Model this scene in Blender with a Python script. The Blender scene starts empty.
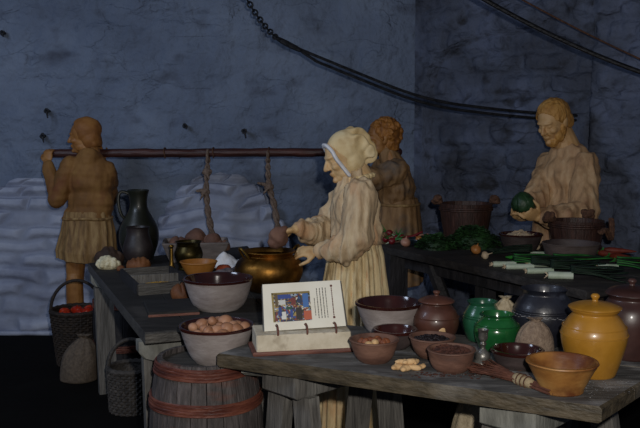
import bpy, bmesh, math, random
from mathutils import Vector, Matrix, noise, Euler
R = random.Random(7)
PI = math.pi
scene = bpy.context.scene
COL = scene.collection
# ------------------------------------------------------------------ camera model (640x428 frame)
FPX, CAM_H = 860.0, 1.55
PITCH = math.atan(84 / FPX)
def ray(px, py):
    x = (px - 320) / FPX; u = -(py - 214) / FPX
    return Vector((x, math.cos(PITCH) + u * math.sin(PITCH), -math.sin(PITCH) + u * math.cos(PITCH)))
def at(px, py, z):
    r = ray(px, py); t = (z - CAM_H) / r.z
    return Vector((r.x * t, r.y * t, z))
def ad(px, py, y):
    r = ray(px, py); t = y / r.y
    return Vector((r.x * t, y, CAM_H + r.z * t))

# ------------------------------------------------------------------ object helpers
def thing(name, label, cat, loc=(0, 0, 0), rotz=0.0, group=None):
    o = bpy.data.objects.new(name, None); COL.objects.link(o)
    o.empty_display_size = .05
    o.location = loc; o.rotation_euler = (0, 0, rotz)
    o['label'] = label; o['category'] = cat
    if group: o['group'] = group
    return o
def tag(o, label, cat, group=None, kind=None):
    o['label'] = label; o['category'] = cat
    if group: o['group'] = group
    if kind: o['kind'] = kind
    return o
def struct(o):
    o['kind'] = 'structure'; return o
def link_mesh(name, me, m, parent=None, loc=None, rot=None, smooth=True, label=None):
    me.name = name
    o = bpy.data.objects.new(name, me); COL.objects.link(o)
    if m: 
        me.materials.clear(); me.materials.append(m)
    if smooth:
        me.polygons.foreach_set('use_smooth', [True] * len(me.polygons))
    if parent: o.parent = parent
    if loc is not None: o.location = loc
    if rot is not None: o.rotation_euler = rot
    if label: o['label'] = label
    return o
def copy_tree(o, parent=None):
    c = o.copy(); COL.objects.link(c)
    if parent: c.parent = parent
    for ch in list(o.children): copy_tree(ch, c)
    return c

class B:
    """collects closed shapes into one mesh"""
    def __init__(s): s.v = []; s.f = []
    def add(s, vs, fs, M=None):
        k = len(s.v)
        for p in vs:
            p = Vector(p); s.v.append(M @ p if M else p)
        for f in fs: s.f.append(tuple(i + k for i in f))
        return s
    def box(s, c, d, rot=None, bev=0.0):
        c = Vector(c); M = Matrix.Translation(c) @ (rot.to_4x4() if rot else Matrix())
        x, y, z = d[0] / 2, d[1] / 2, d[2] / 2
        return s.prism([(-x, -y), (x, -y), (x, y), (-x, y)], -z, z, bev, M)
    def prism(s, poly, z0, z1, bev=0.0, M=None):
        n = len(poly)
        cx = sum(p[0] for p in poly) / n; cy = sum(p[1] for p in poly) / n
        area = sum(poly[i][0] * poly[(i + 1) % n][1] - poly[(i + 1) % n][0] * poly[i][1] for i in range(n))
        if area < 0: poly = poly[::-1]
        def inset(d):
            out = []
            for p in poly:
                v = Vector((p[0] - cx, p[1] - cy)); L = v.length or 1
                out.append((p[0] - v.x / L * d * 1.3, p[1] - v.y / L * d * 1.3))
            return out
        rings = [(inset(bev), z0), (poly, z0 + bev), (poly, z1 - bev), (inset(bev), z1)] if bev else [(poly, z0), (poly, z1)]
        vs = [(x, y, z) for r, z in rings for x, y in r]; fs = []
        for k in range(len(rings) - 1):
            for i in range(n):
                j = (i + 1) % n
                fs.append((k * n + i, k * n + j, (k + 1) * n + j, (k + 1) * n + i))
        fs.append(tuple(range(n))[::-1]); fs.append(tuple((len(rings) - 1) * n + i for i in range(n)))
        return s.add(vs, fs, M)
    def hexa(s, p8):
        """8 corners: 0-3 bottom (ccw), 4-7 top"""
        return s.add(p8, [(3, 2, 1, 0), (4, 5, 6, 7), (0, 1, 5, 4), (1, 2, 6, 5), (2, 3, 7, 6), (3, 0, 4, 7)])
    def lathe(s, prof, seg=40, M=None, wob=0.0, seed=0.0, sq=(1, 1), c0=True, c1=True):
        vs = []; fs = []; n = len(prof)
        for r, z in prof:
            for i in range(seg):
                a = 2 * PI * i / seg
                k = 1 + wob * noise.noise((math.cos(a) * 1.3 + seed, math.sin(a) * 1.3, z * 6 + seed)) if wob else 1
                vs.append((math.cos(a) * r * k * sq[0], math.sin(a) * r * k * sq[1], z))
        for k in range(n - 1):
            for i in range(seg):
                j = (i + 1) % seg
                fs.append((k * seg + i, k * seg + j, (k + 1) * seg + j, (k + 1) * seg + i))
        if c0 and prof[0][0] > 1e-6: fs.append(tuple(range(seg))[::-1])
        if c1 and prof[-1][0] > 1e-6: fs.append(tuple((n - 1) * seg + i for i in range(seg)))
        return s.add(vs, fs, M)
    def tube(s, path, rad, seg=10, rnd=False, flat=1.0, closed=False):
        P = [Vector(p) for p in path]; n = len(P)
        if not hasattr(rad, '__len__'): rad = [rad] * n
        rad = list(rad)
        T = []
        for i in range(n):
            a = P[i - 1] if (i > 0 or closed) else P[i]; b = P[(i + 1) % n] if (i < n - 1 or closed) else P[i]
            T.append((b - a).normalized())
        up = Vector((0, 0, 1)) if abs(T[0].z) < .9 else Vector((1, 0, 0))
        N = (up - T[0] * up.dot(T[0])).normalized()
        rings = []
        for i in range(n):
            N = (N - T[i] * N.dot(T[i])).normalized(); Bn = T[i].cross(N)
            rings.append((P[i], N.copy(), Bn, rad[i], T[i]))
        R2 = []
        if rnd and not closed:
            p, a, b, r, t = rings[0]
            for q in (.98, .8, .5): R2.append((p - t * r * q, a, b, r * math.sqrt(1 - q * q), t))
        R2 += rings
        if rnd and not closed:
            p, a, b, r, t = rings[-1]
            for q in (.5, .8, .98): R2.append((p + t * r * q, a, b, r * math.sqrt(1 - q * q), t))
        vs = []; fs = []; m = len(R2)
        for p, a, b, r, t in R2:
            for i in range(seg):
                g = 2 * PI * i / seg
                vs.append(p + a * math.cos(g) * r * flat + b * math.sin(g) * r)
        for k in range(m if closed else m - 1):
            k2 = (k + 1) % m
            for i in range(seg):
                j = (i + 1) % seg
                fs.append((k * seg + i, k * seg + j, k2 * seg + j, k2 * seg + i))
        if not closed:
            fs.append(tuple(range(seg))[::-1]); fs.append(tuple((m - 1) * seg + i for i in range(seg)))
        return s.add(vs, fs)
    def cap(s, a, b, r0, r1, seg=14): return s.tube([a, b], [r0, r1], seg, True)
    def ell(s, c, r, rot=None, seg=20, rings=12):
        M = Matrix.Translation(Vector(c)) @ (rot.to_4x4() if rot else Matrix()) @ Matrix.Diagonal((r[0], r[1], r[2], 1))
        prof = [(max(math.sin(PI * k / rings), 0 if k in (0, rings) else 0), -math.cos(PI * k / rings)) for k in range(rings + 1)]
        prof[0] = (.02, -1); prof[-1] = (.02, 1)
        return s.lathe(prof, seg, M)
    def mesh(s, name='m'):
        me = bpy.data.meshes.new(name)
        me.from_pydata([tuple(v) for v in s.v], [], s.f); me.validate()
        bm = bmesh.new(); bm.from_mesh(me)
        bmesh.ops.recalc_face_normals(bm, faces=bm.faces); bm.to_mesh(me); bm.free()
        return me
    def make(s, name, m, parent=None, loc=None, rot=None, smooth=True, label=None, sharp=None):
        me = s.mesh(name)
        o = link_mesh(name, me, m, parent, loc, rot, smooth, label)
        if smooth: auto_sharp(me, sharp or 38)
        return o
    def fuse(s, voxel=.006, smooth=3, disp=None, name='m'):
        """grow all the shapes together into one continuous skin"""
        me = s.mesh(name); o = bpy.data.objects.new('tmp', me); COL.objects.link(o)
        r = o.modifiers.new('r', 'REMESH'); r.mode = 'VOXEL'; r.voxel_size = voxel
        if smooth:
            q = o.modifiers.new('s', 'SMOOTH'); q.iterations = smooth; q.factor = .5
        dg = bpy.context.evaluated_depsgraph_get(); dg.update()
        m2 = bpy.data.meshes.new_from_object(o.evaluated_get(dg))
        bpy.data.objects.remove(o); bpy.data.meshes.remove(me)
        if disp:
            nr = [v.normal.copy() for v in m2.vertices]
            for v, nn in zip(m2.vertices, nr): v.co = v.co + nn * disp(v.co)
            m2.update()
        return m2

def auto_sharp(me, deg):
    bm = bmesh.new(); bm.from_mesh(me); t = math.radians(deg)
    for e in bm.edges:
        e.smooth = not (len(e.link_faces) == 2 and e.calc_face_angle(0) > t)
    bm.to_mesh(me); bm.free()

# ------------------------------------------------------------------ materials
def mat(name, cols, scale=6.0, rough=.6, bump=.15, stretch=(1, 1, 1), metal=0.0, detail=6.0, coat=0.0, bscale=None,
        pos=None, spots=None, rrange=.12, rnd=True, dist=0.0, tc='Object'):
    m = bpy.data.materials.new(name); m.use_nodes = True
    nt = m.node_tree; N = nt.nodes; L = nt.links
    bs = N['Principled BSDF']
    t = N.new('ShaderNodeTexCoord'); mp = N.new('ShaderNodeMapping'); mp.inputs['Scale'].default_value = stretch
    L.new(t.outputs[tc], mp.inputs['Vector'])
    if rnd:
        oi = N.new('ShaderNodeObjectInfo'); mu = N.new('ShaderNodeVectorMath'); mu.operation = 'SCALE'
        mu.inputs[0].default_value = (7.3, 3.1, 5.7); L.new(oi.outputs['Random'], mu.inputs['Scale'])
        L.new(mu.outputs[0], mp.inputs['Location'])
    nz = N.new('ShaderNodeTexNoise'); nz.inputs['Scale'].default_value = scale; nz.inputs['Detail'].default_value = detail
    nz.inputs['Roughness'].default_value = .6; nz.inputs['Distortion'].default_value = dist
    L.new(mp.outputs[0], nz.inputs['Vector'])
    cr = N.new('ShaderNodeValToRGB'); el = cr.color_ramp.elements
    n = len(cols)
    ps = pos or [.3 + .4 * i / max(1, n - 1) for i in range(n)]
    el[0].position = ps[0]; el[0].color = (*cols[0], 1)
    el[1].position = ps[-1]; el[1].color = (*cols[-1], 1)
    for i in range(1, n - 1):
        e = el.new(ps[i]); e.color = (*cols[i], 1)
    L.new(nz.outputs['Fac'], cr.inputs['Fac'])
    out = cr.outputs['Color']
    if spots:
        c2, sc2, lo, hi = spots[:4]
        n2 = N.new('ShaderNodeTexNoise'); n2.inputs['Scale'].default_value = sc2; n2.inputs['Detail'].default_value = 4
        mp2 = N.new('ShaderNodeMapping'); mp2.inputs['Scale'].default_value = spots[4] if len(spots) > 4 else (1, 1, 1)
        mp2.inputs['Location'].default_value = (3.3, 1.7, 9.1)
        L.new(t.outputs[tc], mp2.inputs['Vector']); L.new(mp2.outputs[0], n2.inputs['Vector'])
        r2 = N.new('ShaderNodeMapRange'); r2.inputs[1].default_value = lo; r2.inputs[2].default_value = hi
        L.new(n2.outputs['Fac'], r2.inputs[0])
        mx = N.new('ShaderNodeMix'); mx.data_type = 'RGBA'
        L.new(r2.outputs[0], mx.inputs['Factor']); L.new(out, mx.inputs['A']); mx.inputs['B'].default_value = (*c2, 1)
        out = mx.outputs['Result']
    L.new(out, bs.inputs['Base Color'])
    bs.inputs['Metallic'].default_value = metal
    mr = N.new('ShaderNodeMapRange'); mr.inputs[3].default_value = max(.03, rough - rrange); mr.inputs[4].default_value = min(1, rough + rrange)
    L.new(nz.outputs['Fac'], mr.inputs[0]); L.new(mr.outputs[0], bs.inputs['Roughness'])
    if coat: bs.inputs['Coat Weight'].default_value = coat; bs.inputs['Coat Roughness'].default_value = .12
    if bump:
        nb = N.new('ShaderNodeTexNoise'); nb.inputs['Scale'].default_value = bscale or scale * 3; nb.inputs['Detail'].default_value = 5
        L.new(mp.outputs[0], nb.inputs['Vector'])
        bp = N.new('ShaderNodeBump'); bp.inputs['Strength'].default_value = bump; bp.inputs['Distance'].default_value = .02
        L.new(nb.outputs['Fac'], bp.inputs['Height']); L.new(bp.outputs[0], bs.inputs['Normal'])
    return m
def hx(h, k=1.0):
    c = [int(h[i:i + 2], 16) / 255 for i in (0, 2, 4)]
    return tuple(k * (x / 12.92 if x <= .04045 else ((x + .055) / 1.055) ** 2.4) for x in c)

M = {}
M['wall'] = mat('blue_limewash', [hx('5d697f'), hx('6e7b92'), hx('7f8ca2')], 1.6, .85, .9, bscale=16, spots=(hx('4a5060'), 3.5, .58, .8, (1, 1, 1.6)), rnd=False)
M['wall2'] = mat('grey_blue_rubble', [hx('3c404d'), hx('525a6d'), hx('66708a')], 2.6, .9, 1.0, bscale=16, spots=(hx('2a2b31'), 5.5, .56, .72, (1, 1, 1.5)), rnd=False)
M['oven'] = mat('whitewashed_stone', [hx('868da3'), hx('a0a8bd'), hx('b4bbcc')], 3, .9, .4, bscale=18, spots=(hx('6f7690'), 4, .55, .8), rnd=False)
M['floor'] = mat('black_floor', [hx('050404'), hx('080707'), hx('0d0c0b')], 3, .95, .2, rnd=False)
M['ceil'] = mat('dark_ceiling', [hx('2a2b30'), hx('3a3c44')], 3, .9, .3, rnd=False)
M['tabled'] = mat('dark_worn_wood', [hx('2e2c2b'), hx('413f3c'), hx('57534e')], 5, .55, .3, (1, 5, 8), spots=(hx('625e56'), 3, .56, .8))
M['tabledk'] = mat('near_black_tabletop', [hx('121112'), hx('1b1a1a'), hx('282626')], 5, .75, .3, (1, 5, 8), spots=(hx('4a4745'), 3, .6, .85))
M['tabledust'] = mat('dusty_grey_tabletop', [hx('383736'), hx('51504f'), hx('6a6968')], 5, .75, .3, (1, 4, 4), spots=(hx('8b8a8a'), 7, .52, .74))
M['tableedge'] = mat('olive_worn_wood', [hx('2c261c'), hx('463d2d'), hx('5c5140')], 5, .6, .3, (1, 5, 8), spots=(hx('77736c'), 3.5, .6, .85))
M['greywood'] = mat('grey_weathered_wood', [hx('454340'), hx('5e5b57'), hx('76736d')], 6, .7, .35, (6, 6, .7), spots=(hx('8a8a85'), 4, .6, .85))
M['lightgrey'] = mat('pale_grey_wood', [hx('585853'), hx('75756f'), hx('8a8a83')], 6, .7, .3, (3, 3, 1))
M['dkwood'] = mat('blackened_wood', [hx('17161a'), hx('242326'), hx('323034')], 6, .65, .3, (4, 4, 1))
M['rtable'] = mat('dark_brown_planks', [hx('1d1b1b'), hx('2b2827'), hx('3c3836')], 5, .65, .3, (1, 4, 6))
M['pole'] = mat('dark_red_pole', [hx('2a1614'), hx('40211c'), hx('593027')], 5, .5, .3, (.6, 6, 6))
M['iron'] = mat('dark_iron', [hx('141416'), hx('232428'), hx('34353a')], 30, .5, .3, metal=.5)
M['skinw'] = mat('waxy_pale_skin', [hx('b9905f'), hx('d0ad7c'), hx('dcc096')], 9, .55, .1, spots=(hx('a97748'), 14, .6, .8))
M['skind'] = mat('brown_waxy_skin', [hx('7d5026'), hx('966634'), hx('aa7b45')], 9, .55, .1, spots=(hx('5e3a1b'), 14, .58, .8))
M['skinr'] = mat('tan_waxy_skin', [hx('b78a55'), hx('c89f6b'), hx('d3ae7e')], 9, .55, .1, spots=(hx('a5683a'), 16, .6, .85))
M['dress'] = mat('cream_pleated_cloth', [hx('8f7750'), hx('c9b184'), hx('e0cda2'), hx('d6a877')], 5, .75, .15, (7, 7, .9), pos=[.28, .42, .58, .72], bscale=30, spots=(hx('b27a4a'), 5, .58, .78, (1, 1, .6)))
M['bodice'] = mat('cream_ochre_bodice', [hx('9c8468'), hx('c4ab88'), hx('d8c4a2')], 6, .75, .15, (5, 5, 1.2), bscale=30, spots=(hx('bd8a60'), 9, .50, .80, (1, 1, .45)))
M['bonnet'] = mat('cream_bonnet_cloth', [hx('c4a873'), hx('dcc596'), hx('e6d3a9')], 8, .7, .12, bscale=30, spots=(hx('b79a6c'), 10, .6, .8))
M['whitecloth'] = mat('white_linen', [hx('c9cad0'), hx('dfe0e4'), hx('ececee')], 10, .85, .15)
M['tunic'] = mat('ochre_tunic', [hx('5f3e1c'), hx('80592c'), hx('966f3c')], 4, .8, .12, (1.6, 1.6, 1), bscale=30, spots=(hx('6b3a1c'), 6, .56, .76))
M['tunic2'] = mat('ochre_tunic_dim', [hx('6e4f2e'), hx('886742'), hx('9c7b55')], 5, .75, .15, (4, 4, 1.5), bscale=25, spots=(hx('57504a'), 5, .52, .7))
M['skirtm'] = mat('faded_tan_skirt', [hx('5a3f20'), hx('8b6c42'), hx('a78a5c')], 5, .75, .15, (6, 6, .8), bscale=25, spots=(hx('7d4520'), 6, .56, .76, (1, 1, .5)))
M['shirt'] = mat('dusty_rose_shirt', [hx('8f7152'), hx('b8946d'), hx('cdae87')], 5, .75, .15, (4, 4, 1.2), bscale=25, spots=(hx('8f5f45'), 5, .54, .76, (1, 1, .6)))
M['hair'] = mat('ginger_hair', [hx('6f4218'), hx('9a6428'), hx('b67c38')], 30, .6, .5, (1, 1, .5))
M['hair2'] = mat('sandy_hair', [hx('96682f'), hx('b98743'), hx('cb9c58')], 30, .6, .4, (1, 1, .5))
M['coif'] = mat('brown_coif', [hx('6b3f1a'), hx('8a5927'), hx('9d6c35')], 7, .7, .15)
M['copper'] = mat('worn_copper', [hx('5f3d18'), hx('87602c'), hx('a67c42')], 9, .46, .1, metal=1.0, spots=(hx('3e2813'), 7, .5, .72))
M['brassd'] = mat('dark_bronze', [hx('1f1b0d'), hx('3b3216'), hx('54491f')], 9, .38, .1, metal=.85)
M['brass'] = mat('yellow_brass', [hx('6f5522'), hx('8f7036')], 9, .4, .05, metal=.9)
M['pewter'] = mat('dull_pewter', [hx('4c4b48'), hx('7b7974'), hx('9a9891')], 16, .4, .2, metal=.7)
M['glgreen'] = mat('green_glaze', [hx('123f20'), hx('1b5a2c'), hx('2c723c')], 6, .22, .05, coat=.4, spots=(hx('5d7a2c'), 9, .6, .85))
M['glgreen2'] = mat('teal_green_glaze', [hx('12382a'), hx('1a4c34'), hx('285f44')], 6, .25, .05, coat=.4)
M['glblue'] = mat('blue_black_glaze', [hx('121318'), hx('1a1b24'), hx('262935')], 7, .42, .15, coat=.2, spots=(hx('4c5262'), 18, .62, .85))
M['glyellow'] = mat('ochre_yellow_glaze', [hx('875c1a'), hx('a37427'), hx('b58438')], 4, .35, .05, coat=.25, spots=(hx('7a5212'), 8, .6, .9))
M['glred'] = mat('red_brown_glaze', [hx('3a221b'), hx('503026'), hx('654034')], 6, .45, .08, coat=.2, spots=(hx('2b201d'), 7, .55, .8))
M['glplum'] = mat('dull_plum_glaze', [hx('2b1a18'), hx('3c2623'), hx('4d3430')], 6, .4, .06, coat=.15)
M['gldark'] = mat('dark_red_glaze', [hx('200d0b'), hx('2f1411'), hx('411d18')], 6, .16, .04, coat=.5)
M['gloak'] = mat('black_olive_glaze', [hx('12130d'), hx('1a1c13'), hx('25271b')], 7, .42, .05, coat=.1)
M['clay'] = mat('grey_pink_clay', [hx('7d726e'), hx('958b88'), hx('a8a09d')], 7, .8, .2, spots=(hx('c9c6c6'), 5, .58, .8), stretch=(1, 1, 2.5))
M['claybr'] = mat('brown_clay', [hx('4a322a'), hx('654639'), hx('7c5a4a')], 7, .7, .2, spots=(hx('8d7468'), 6, .58, .85), stretch=(1, 1, 2.5))
M['claydk'] = mat('smoky_clay', [hx('2c2423'), hx('3e3433'), hx('524644')], 7, .6, .2, stretch=(1, 1, 2.5))
M['blackpot'] = mat('blackened_pot', [hx('171213'), hx('221b1b'), hx('332b2b')], 7, .5, .15)
M['claygrey'] = mat('grey_brown_earthenware', [hx('57504d'), hx('6d6460'), hx('7f7671')], 7, .8, .2, stretch=(1, 1, 2.5))
M['panclay'] = mat('dim_brown_pan', [hx('3a302d'), hx('4d413d'), hx('5f524d')], 7, .8, .2, stretch=(1, 1, 2.5))
M['bowlwood'] = mat('honey_wood', [hx('70451d'), hx('986833'), hx('b78c50')], 5, .5, .15, (1, 1, 2), spots=(hx('5c3012'), 8, .45, .62))
M['bowlorange'] = mat('orange_wood', [hx('7d4d1c'), hx('a2692a'), hx('b57c38')], 6, .5, .15)
M['stave'] = mat('grey_barrel_staves', [hx('2d2a2a'), hx('46403f'), hx('625b5a')], 6, .7, .4, (9, 9, .8), spots=(hx('6e3a25'), 3.5, .6, .8, (1, 1, 3)))
M['hoop'] = mat('reddish_split_hoop', [hx('40201a'), hx('5f3226'), hx('7a4736')], 9, .55, .3, (1, 1, 6))
M['tubwood'] = mat('red_brown_staves', [hx('261611'), hx('38211a'), hx('4b2f25')], 6, .55, .3, (8, 8, .8))
M['rope'] = mat('brown_rope', [hx('3a241a'), hx('573a2a'), hx('70503a')], 60, .9, .5)
M['ropeg'] = mat('grey_tan_rope', [hx('5c4a3e'), hx('78665a'), hx('8e7d70')], 50, .9, .5)
M['wicker'] = mat('dark_wicker', [hx('17110e'), hx('261d17'), hx('382c22')], 30, .75, .4)
M['wickerg'] = mat('grey_wicker', [hx('2a2725'), hx('3d3936'), hx('514c48')], 30, .8, .4)
M['sacking'] = mat('brown_sackcloth', [hx('6b5a4c'), hx('806e5f'), hx('93816f')], 60, .9, .4)
M['sackdim'] = mat('dull_brown_sacking', [hx('4a4036'), hx('5c5044'), hx('6d6052')], 60, .9, .4)
M['sackpale'] = mat('pale_sackcloth', [hx('8d7f66'), hx('a6987e'), hx('b9ac93')], 50, .9, .3)
M['crust'] = mat('dark_bread_crust', [hx('1f140f'), hx('34231a'), hx('4c3426')], 12, .8, .4, spots=(hx('6b5a4d'), 9, .6, .85))
M['roll'] = mat('brown_bread_roll', [hx('4d352b'), hx('6a4a3c'), hx('81604f')], 9, .8, .3, spots=(hx('93786a'), 7, .58, .85))
M['pie'] = mat('orange_brown_crust', [hx('4a2812'), hx('6f4220'), hx('8a5a30')], 9, .7, .3)
M['curd'] = mat('creamy_curd', [hx('b7ab86'), hx('d3c9a6'), hx('e0d8bb')], 25, .7, .4)
M['egg'] = mat('brown_eggshell', [hx('8a5d42'), hx('ab7d60'), hx('bf9478')], 9, .55, .08, spots=(hx('8d5a3e'), 14, .58, .8))
M['grain'] = mat('yellow_grain', [hx('8d6a14'), hx('b88d22'), hx('caa13a')], 60, .8, .6)
M['paper'] = mat('cream_paper', [hx('d6d3c4'), hx('dfdccf'), hx('e5e3d8')], 6, .6, .03)
M['plaster'] = mat('cream_limewashed_block', [hx('a89c86'), hx('c7bda8'), hx('d5ccba')], 9, .8, .3, spots=(hx('8f816c'), 18, .6, .8))
M['ink'] = mat('black_ink', [hx('1d1c1c'), hx('2a2827')], 8, .7, 0)
M['redink'] = mat('brown_red_ink', [hx('4a1712'), hx('5c1f18')], 8, .7, 0)
M['redwood'] = mat('red_brown_board', [hx('4a2a22'), hx('653b30'), hx('7d5244')], 8, .6, .2, (1, 6, 6))
M['ging'] = mat('pale_ginger', [hx('b08a5c'), hx('cda97a'), hx('dcbd92')], 16, .75, .3)
M['nut'] = mat('brown_nut', [hx('5a2f1c'), hx('7b4529'), hx('915a3a')], 16, .6, .2)
M['raisin'] = mat('black_raisin', [hx('0f0a0c'), hx('1d1418'), hx('2a1f22')], 30, .5, .5)
M['flake'] = mat('brown_bark_flakes', [hx('2d1712'), hx('48271d'), hx('5f382b')], 30, .8, .4)
M['twig'] = mat('brown_twigs', [hx('3a2018'), hx('583325'), hx('704738')], 20, .8, .3)
M['bind'] = mat('pale_binding', [hx('8a7a5c'), hx('a9987a')], 40, .8, .3)
M['flour'] = mat('pale_dust', [hx('77777a'), hx('97979a')], 20, .9, .2)
M['kale'] = mat('dark_green_leaf', [hx('0f2410'), hx('1a3a18'), hx('2a5424')], 12, .65, .3)
M['leaf'] = mat('leek_green', [hx('1c5224'), hx('2d7832'), hx('4a9646')], 9, .55, .15)
M['leafd'] = mat('dark_leek_green', [hx('101f18'), hx('1a2f22'), hx('28452f')], 9, .6, .15)
M['leekw'] = mat('leek_white', [hx('8fa085'), hx('b0bda8'), hx('c6cfc1')], 8, .5, .1)
M['bean'] = mat('bright_green_pod', [hx('1f6b1e'), hx('36902c')], 8, .45, .08)
M['carrot'] = mat('red_orange_carrot', [hx('571c11'), hx('752a17')], 14, .6, .2)
M['radish'] = mat('crimson_radish', [hx('5e0f18'), hx('7c1822')], 12, .45, .05)
M['garlic'] = mat('garlic_skin', [hx('b9a283'), hx('d2c0a6')], 14, .6, .15)
M['onion'] = mat('golden_onion', [hx('8a5222'), hx('a96d34'), hx('bb8450')], 9, .4, .08)
M['onionp'] = mat('pinkish_onion', [hx('8a5a48'), hx('a37562'), hx('b78d7a')], 9, .45, .08)
M['cabbage'] = mat('cabbage_green', [hx('142a17'), hx('1f3d20'), hx('304f2c')], 9, .5, .3)
M['appler'] = mat('red_apple', [hx('8a1a0c'), hx('a82a12'), hx('b8441c')], 5, .35, .03)
M['terracotta'] = mat('orange_terracotta', [hx('8c3d22'), hx('a64c2b')], 9, .7, .2)
M['bluedish'] = mat('blue_grey_glaze', [hx('1b2630'), hx('27343f'), hx('36444f')], 8, .35, .05)
M['greymeat'] = mat('grey_mottled_skin', [hx('4a4446'), hx('665e60'), hx('807779')], 14, .5, .4)

def add_cracks(m, sc, width, dark, str_, vstretch=2.0, mask=(.42, .6)):
    nt = m.node_tree; N = nt.nodes; L = nt.links; bs = N['Principled BSDF']
    t = N.new('ShaderNodeTexCoord'); mp = N.new('ShaderNodeMapping'); mp.inputs['Scale'].default_value = (1, 1, vstretch); L.new(t.outputs['Object'], mp.inputs['Vector'])
    nz = N.new('ShaderNodeTexNoise'); nz.inputs['Scale'].default_value = 2.2; nz.inputs['Detail'].default_value = 5; L.new(mp.outputs[0], nz.inputs['Vector'])
    mx = N.new('ShaderNodeMix'); mx.data_type = 'VECTOR'; mx.inputs['Factor'].default_value = .35; L.new(mp.outputs[0], mx.inputs['A']); L.new(nz.outputs['Color'], mx.inputs['B'])
    vo = N.new('ShaderNodeTexVoronoi'); vo.feature = 'DISTANCE_TO_EDGE'; vo.inputs['Scale'].default_value = sc; L.new(mx.outputs['Result'], vo.inputs['Vector'])
    mr = N.new('ShaderNodeMapRange'); mr.inputs[1].default_value = 0; mr.inputs[2].default_value = width; mr.inputs[3].default_value = 1; mr.inputs[4].default_value = 0; L.new(vo.outputs[0], mr.inputs[0])
    n2 = N.new('ShaderNodeTexNoise'); n2.inputs['Scale'].default_value = 3.1; n2.inputs['Detail'].default_value = 3; L.new(t.outputs['Object'], n2.inputs['Vector'])
    m2 = N.new('ShaderNodeMapRange'); m2.inputs[1].default_value = mask[0]; m2.inputs[2].default_value = mask[1]; L.new(n2.outputs['Fac'], m2.inputs[0])
    mu = N.new('ShaderNodeMath'); mu.operation = 'MULTIPLY'; L.new(mr.outputs[0], mu.inputs[0]); L.new(m2.outputs[0], mu.inputs[1])
    src = bs.inputs['Base Color'].links[0].from_socket
    f = N.new('ShaderNodeMath'); f.operation = 'MULTIPLY'; f.inputs[1].default_value = str_; L.new(mu.outputs[0], f.inputs[0])
    cm = N.new('ShaderNodeMix'); cm.data_type = 'RGBA'; L.new(f.outputs[0], cm.inputs['Factor']); L.new(src, cm.inputs['A']); cm.inputs['B'].default_value = (*dark, 1); L.new(cm.outputs['Result'], bs.inputs['Base Color'])
    b0 = bs.inputs['Normal'].links[0].from_node; b0.inputs['Distance'].default_value = .035
    b2 = N.new('ShaderNodeBump'); b2.inputs['Strength'].default_value = .5; b2.inputs['Distance'].default_value = .015; b2.invert = True
    L.new(mu.outputs[0], b2.inputs['Height']); L.new(b0.outputs[0], b2.inputs['Normal']); L.new(b2.outputs[0], bs.inputs['Normal'])
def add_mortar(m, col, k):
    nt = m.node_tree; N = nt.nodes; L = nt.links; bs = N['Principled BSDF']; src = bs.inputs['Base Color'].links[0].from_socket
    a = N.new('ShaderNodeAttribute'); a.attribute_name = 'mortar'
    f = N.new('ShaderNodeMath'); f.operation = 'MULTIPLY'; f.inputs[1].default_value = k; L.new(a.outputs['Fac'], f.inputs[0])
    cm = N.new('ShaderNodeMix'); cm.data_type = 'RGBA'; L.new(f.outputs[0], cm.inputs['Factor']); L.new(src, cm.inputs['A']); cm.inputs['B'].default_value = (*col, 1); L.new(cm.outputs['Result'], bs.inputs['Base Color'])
M['floor'].node_tree.nodes['Principled BSDF'].inputs['Specular IOR Level'].default_value = .12
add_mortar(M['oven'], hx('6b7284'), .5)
add_cracks(M['wall'], 4.6, .035, hx('4f586a'), .16, 2.2, (.46, .62))
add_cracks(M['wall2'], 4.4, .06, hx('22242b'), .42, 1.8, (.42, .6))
# ------------------------------------------------------------------ the room
def fr(x, y, z, o=4): return noise.fractal((x, y, z), .9, 2.1, o)
def stones(u, v, cw=.42, chh=.2, jit=.08):
    """irregular coursed rubble: 0 in the joints, ~1 on the stone faces"""
    u += .1 * noise.noise((u * 2.1, v * 2.1, 4.2)); v += .07 * noise.noise((u * 1.4, v * 2.3, 9.7))
    row = math.floor(v / chh); fv = v / chh - row
    uu = u / cw + .5 * (row % 2) + .6 * noise.noise((row * 3.7, .5, .3)); colu = math.floor(uu); fu = uu - colu
    d = min(fv, 1 - fv) * chh; e = min(fu, 1 - fu) * cw
    k = min(d, e); t = min(1, k / .045)
    return t * t * (3 - 2 * t) * (.7 + .5 * noise.cell((colu + .5, row + .5, 1.5)))
def grid_wall(name, p0, p1, z0, z1, step, fn, m):
    """wall face between two floor points, its relief pushed along the inward normal, thick at the back"""
    p0 = Vector((*p0, 0)); p1 = Vector((*p1, 0)); d = p1 - p0; L = d.length; d.normalize()
    n = Vector((d.y, -d.x, 0))
    nu = int(L / step); nv = int((z1 - z0) / step); vs = []; fs = []
    for j in range(nv + 1):
        v = z0 + (z1 - z0) * j / nv
        for i in range(nu + 1):
            u = L * i / nu
            vs.append(p0 + d * u + Vector((0, 0, v)) + n * fn(u, v))
    w = nu + 1
    for j in range(nv):
        for i in range(nu): fs.append((j * w + i, j * w + i + 1, (j + 1) * w + i + 1, (j + 1) * w + i))
    b = [p0 + Vector((0, 0, z0)), p1 + Vector((0, 0, z0)), p1 + Vector((0, 0, z1)), p0 + Vector((0, 0, z1))]
    k = len(vs); vs += [q - n * .3 for q in b]
    c = [0, nu, nv * w + nu, nv * w]
    fs.append((k + 3, k + 2, k + 1, k))
    me = bpy.data.meshes.new(name); me.from_pydata([tuple(v) for v in vs], [], fs)
    o = link_mesh(name, me, m); return struct(o)
def back_fn(u, v):
    return min(1, max(.12, (4.30 - u) / .3)) * back_rel(u, v)
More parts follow.
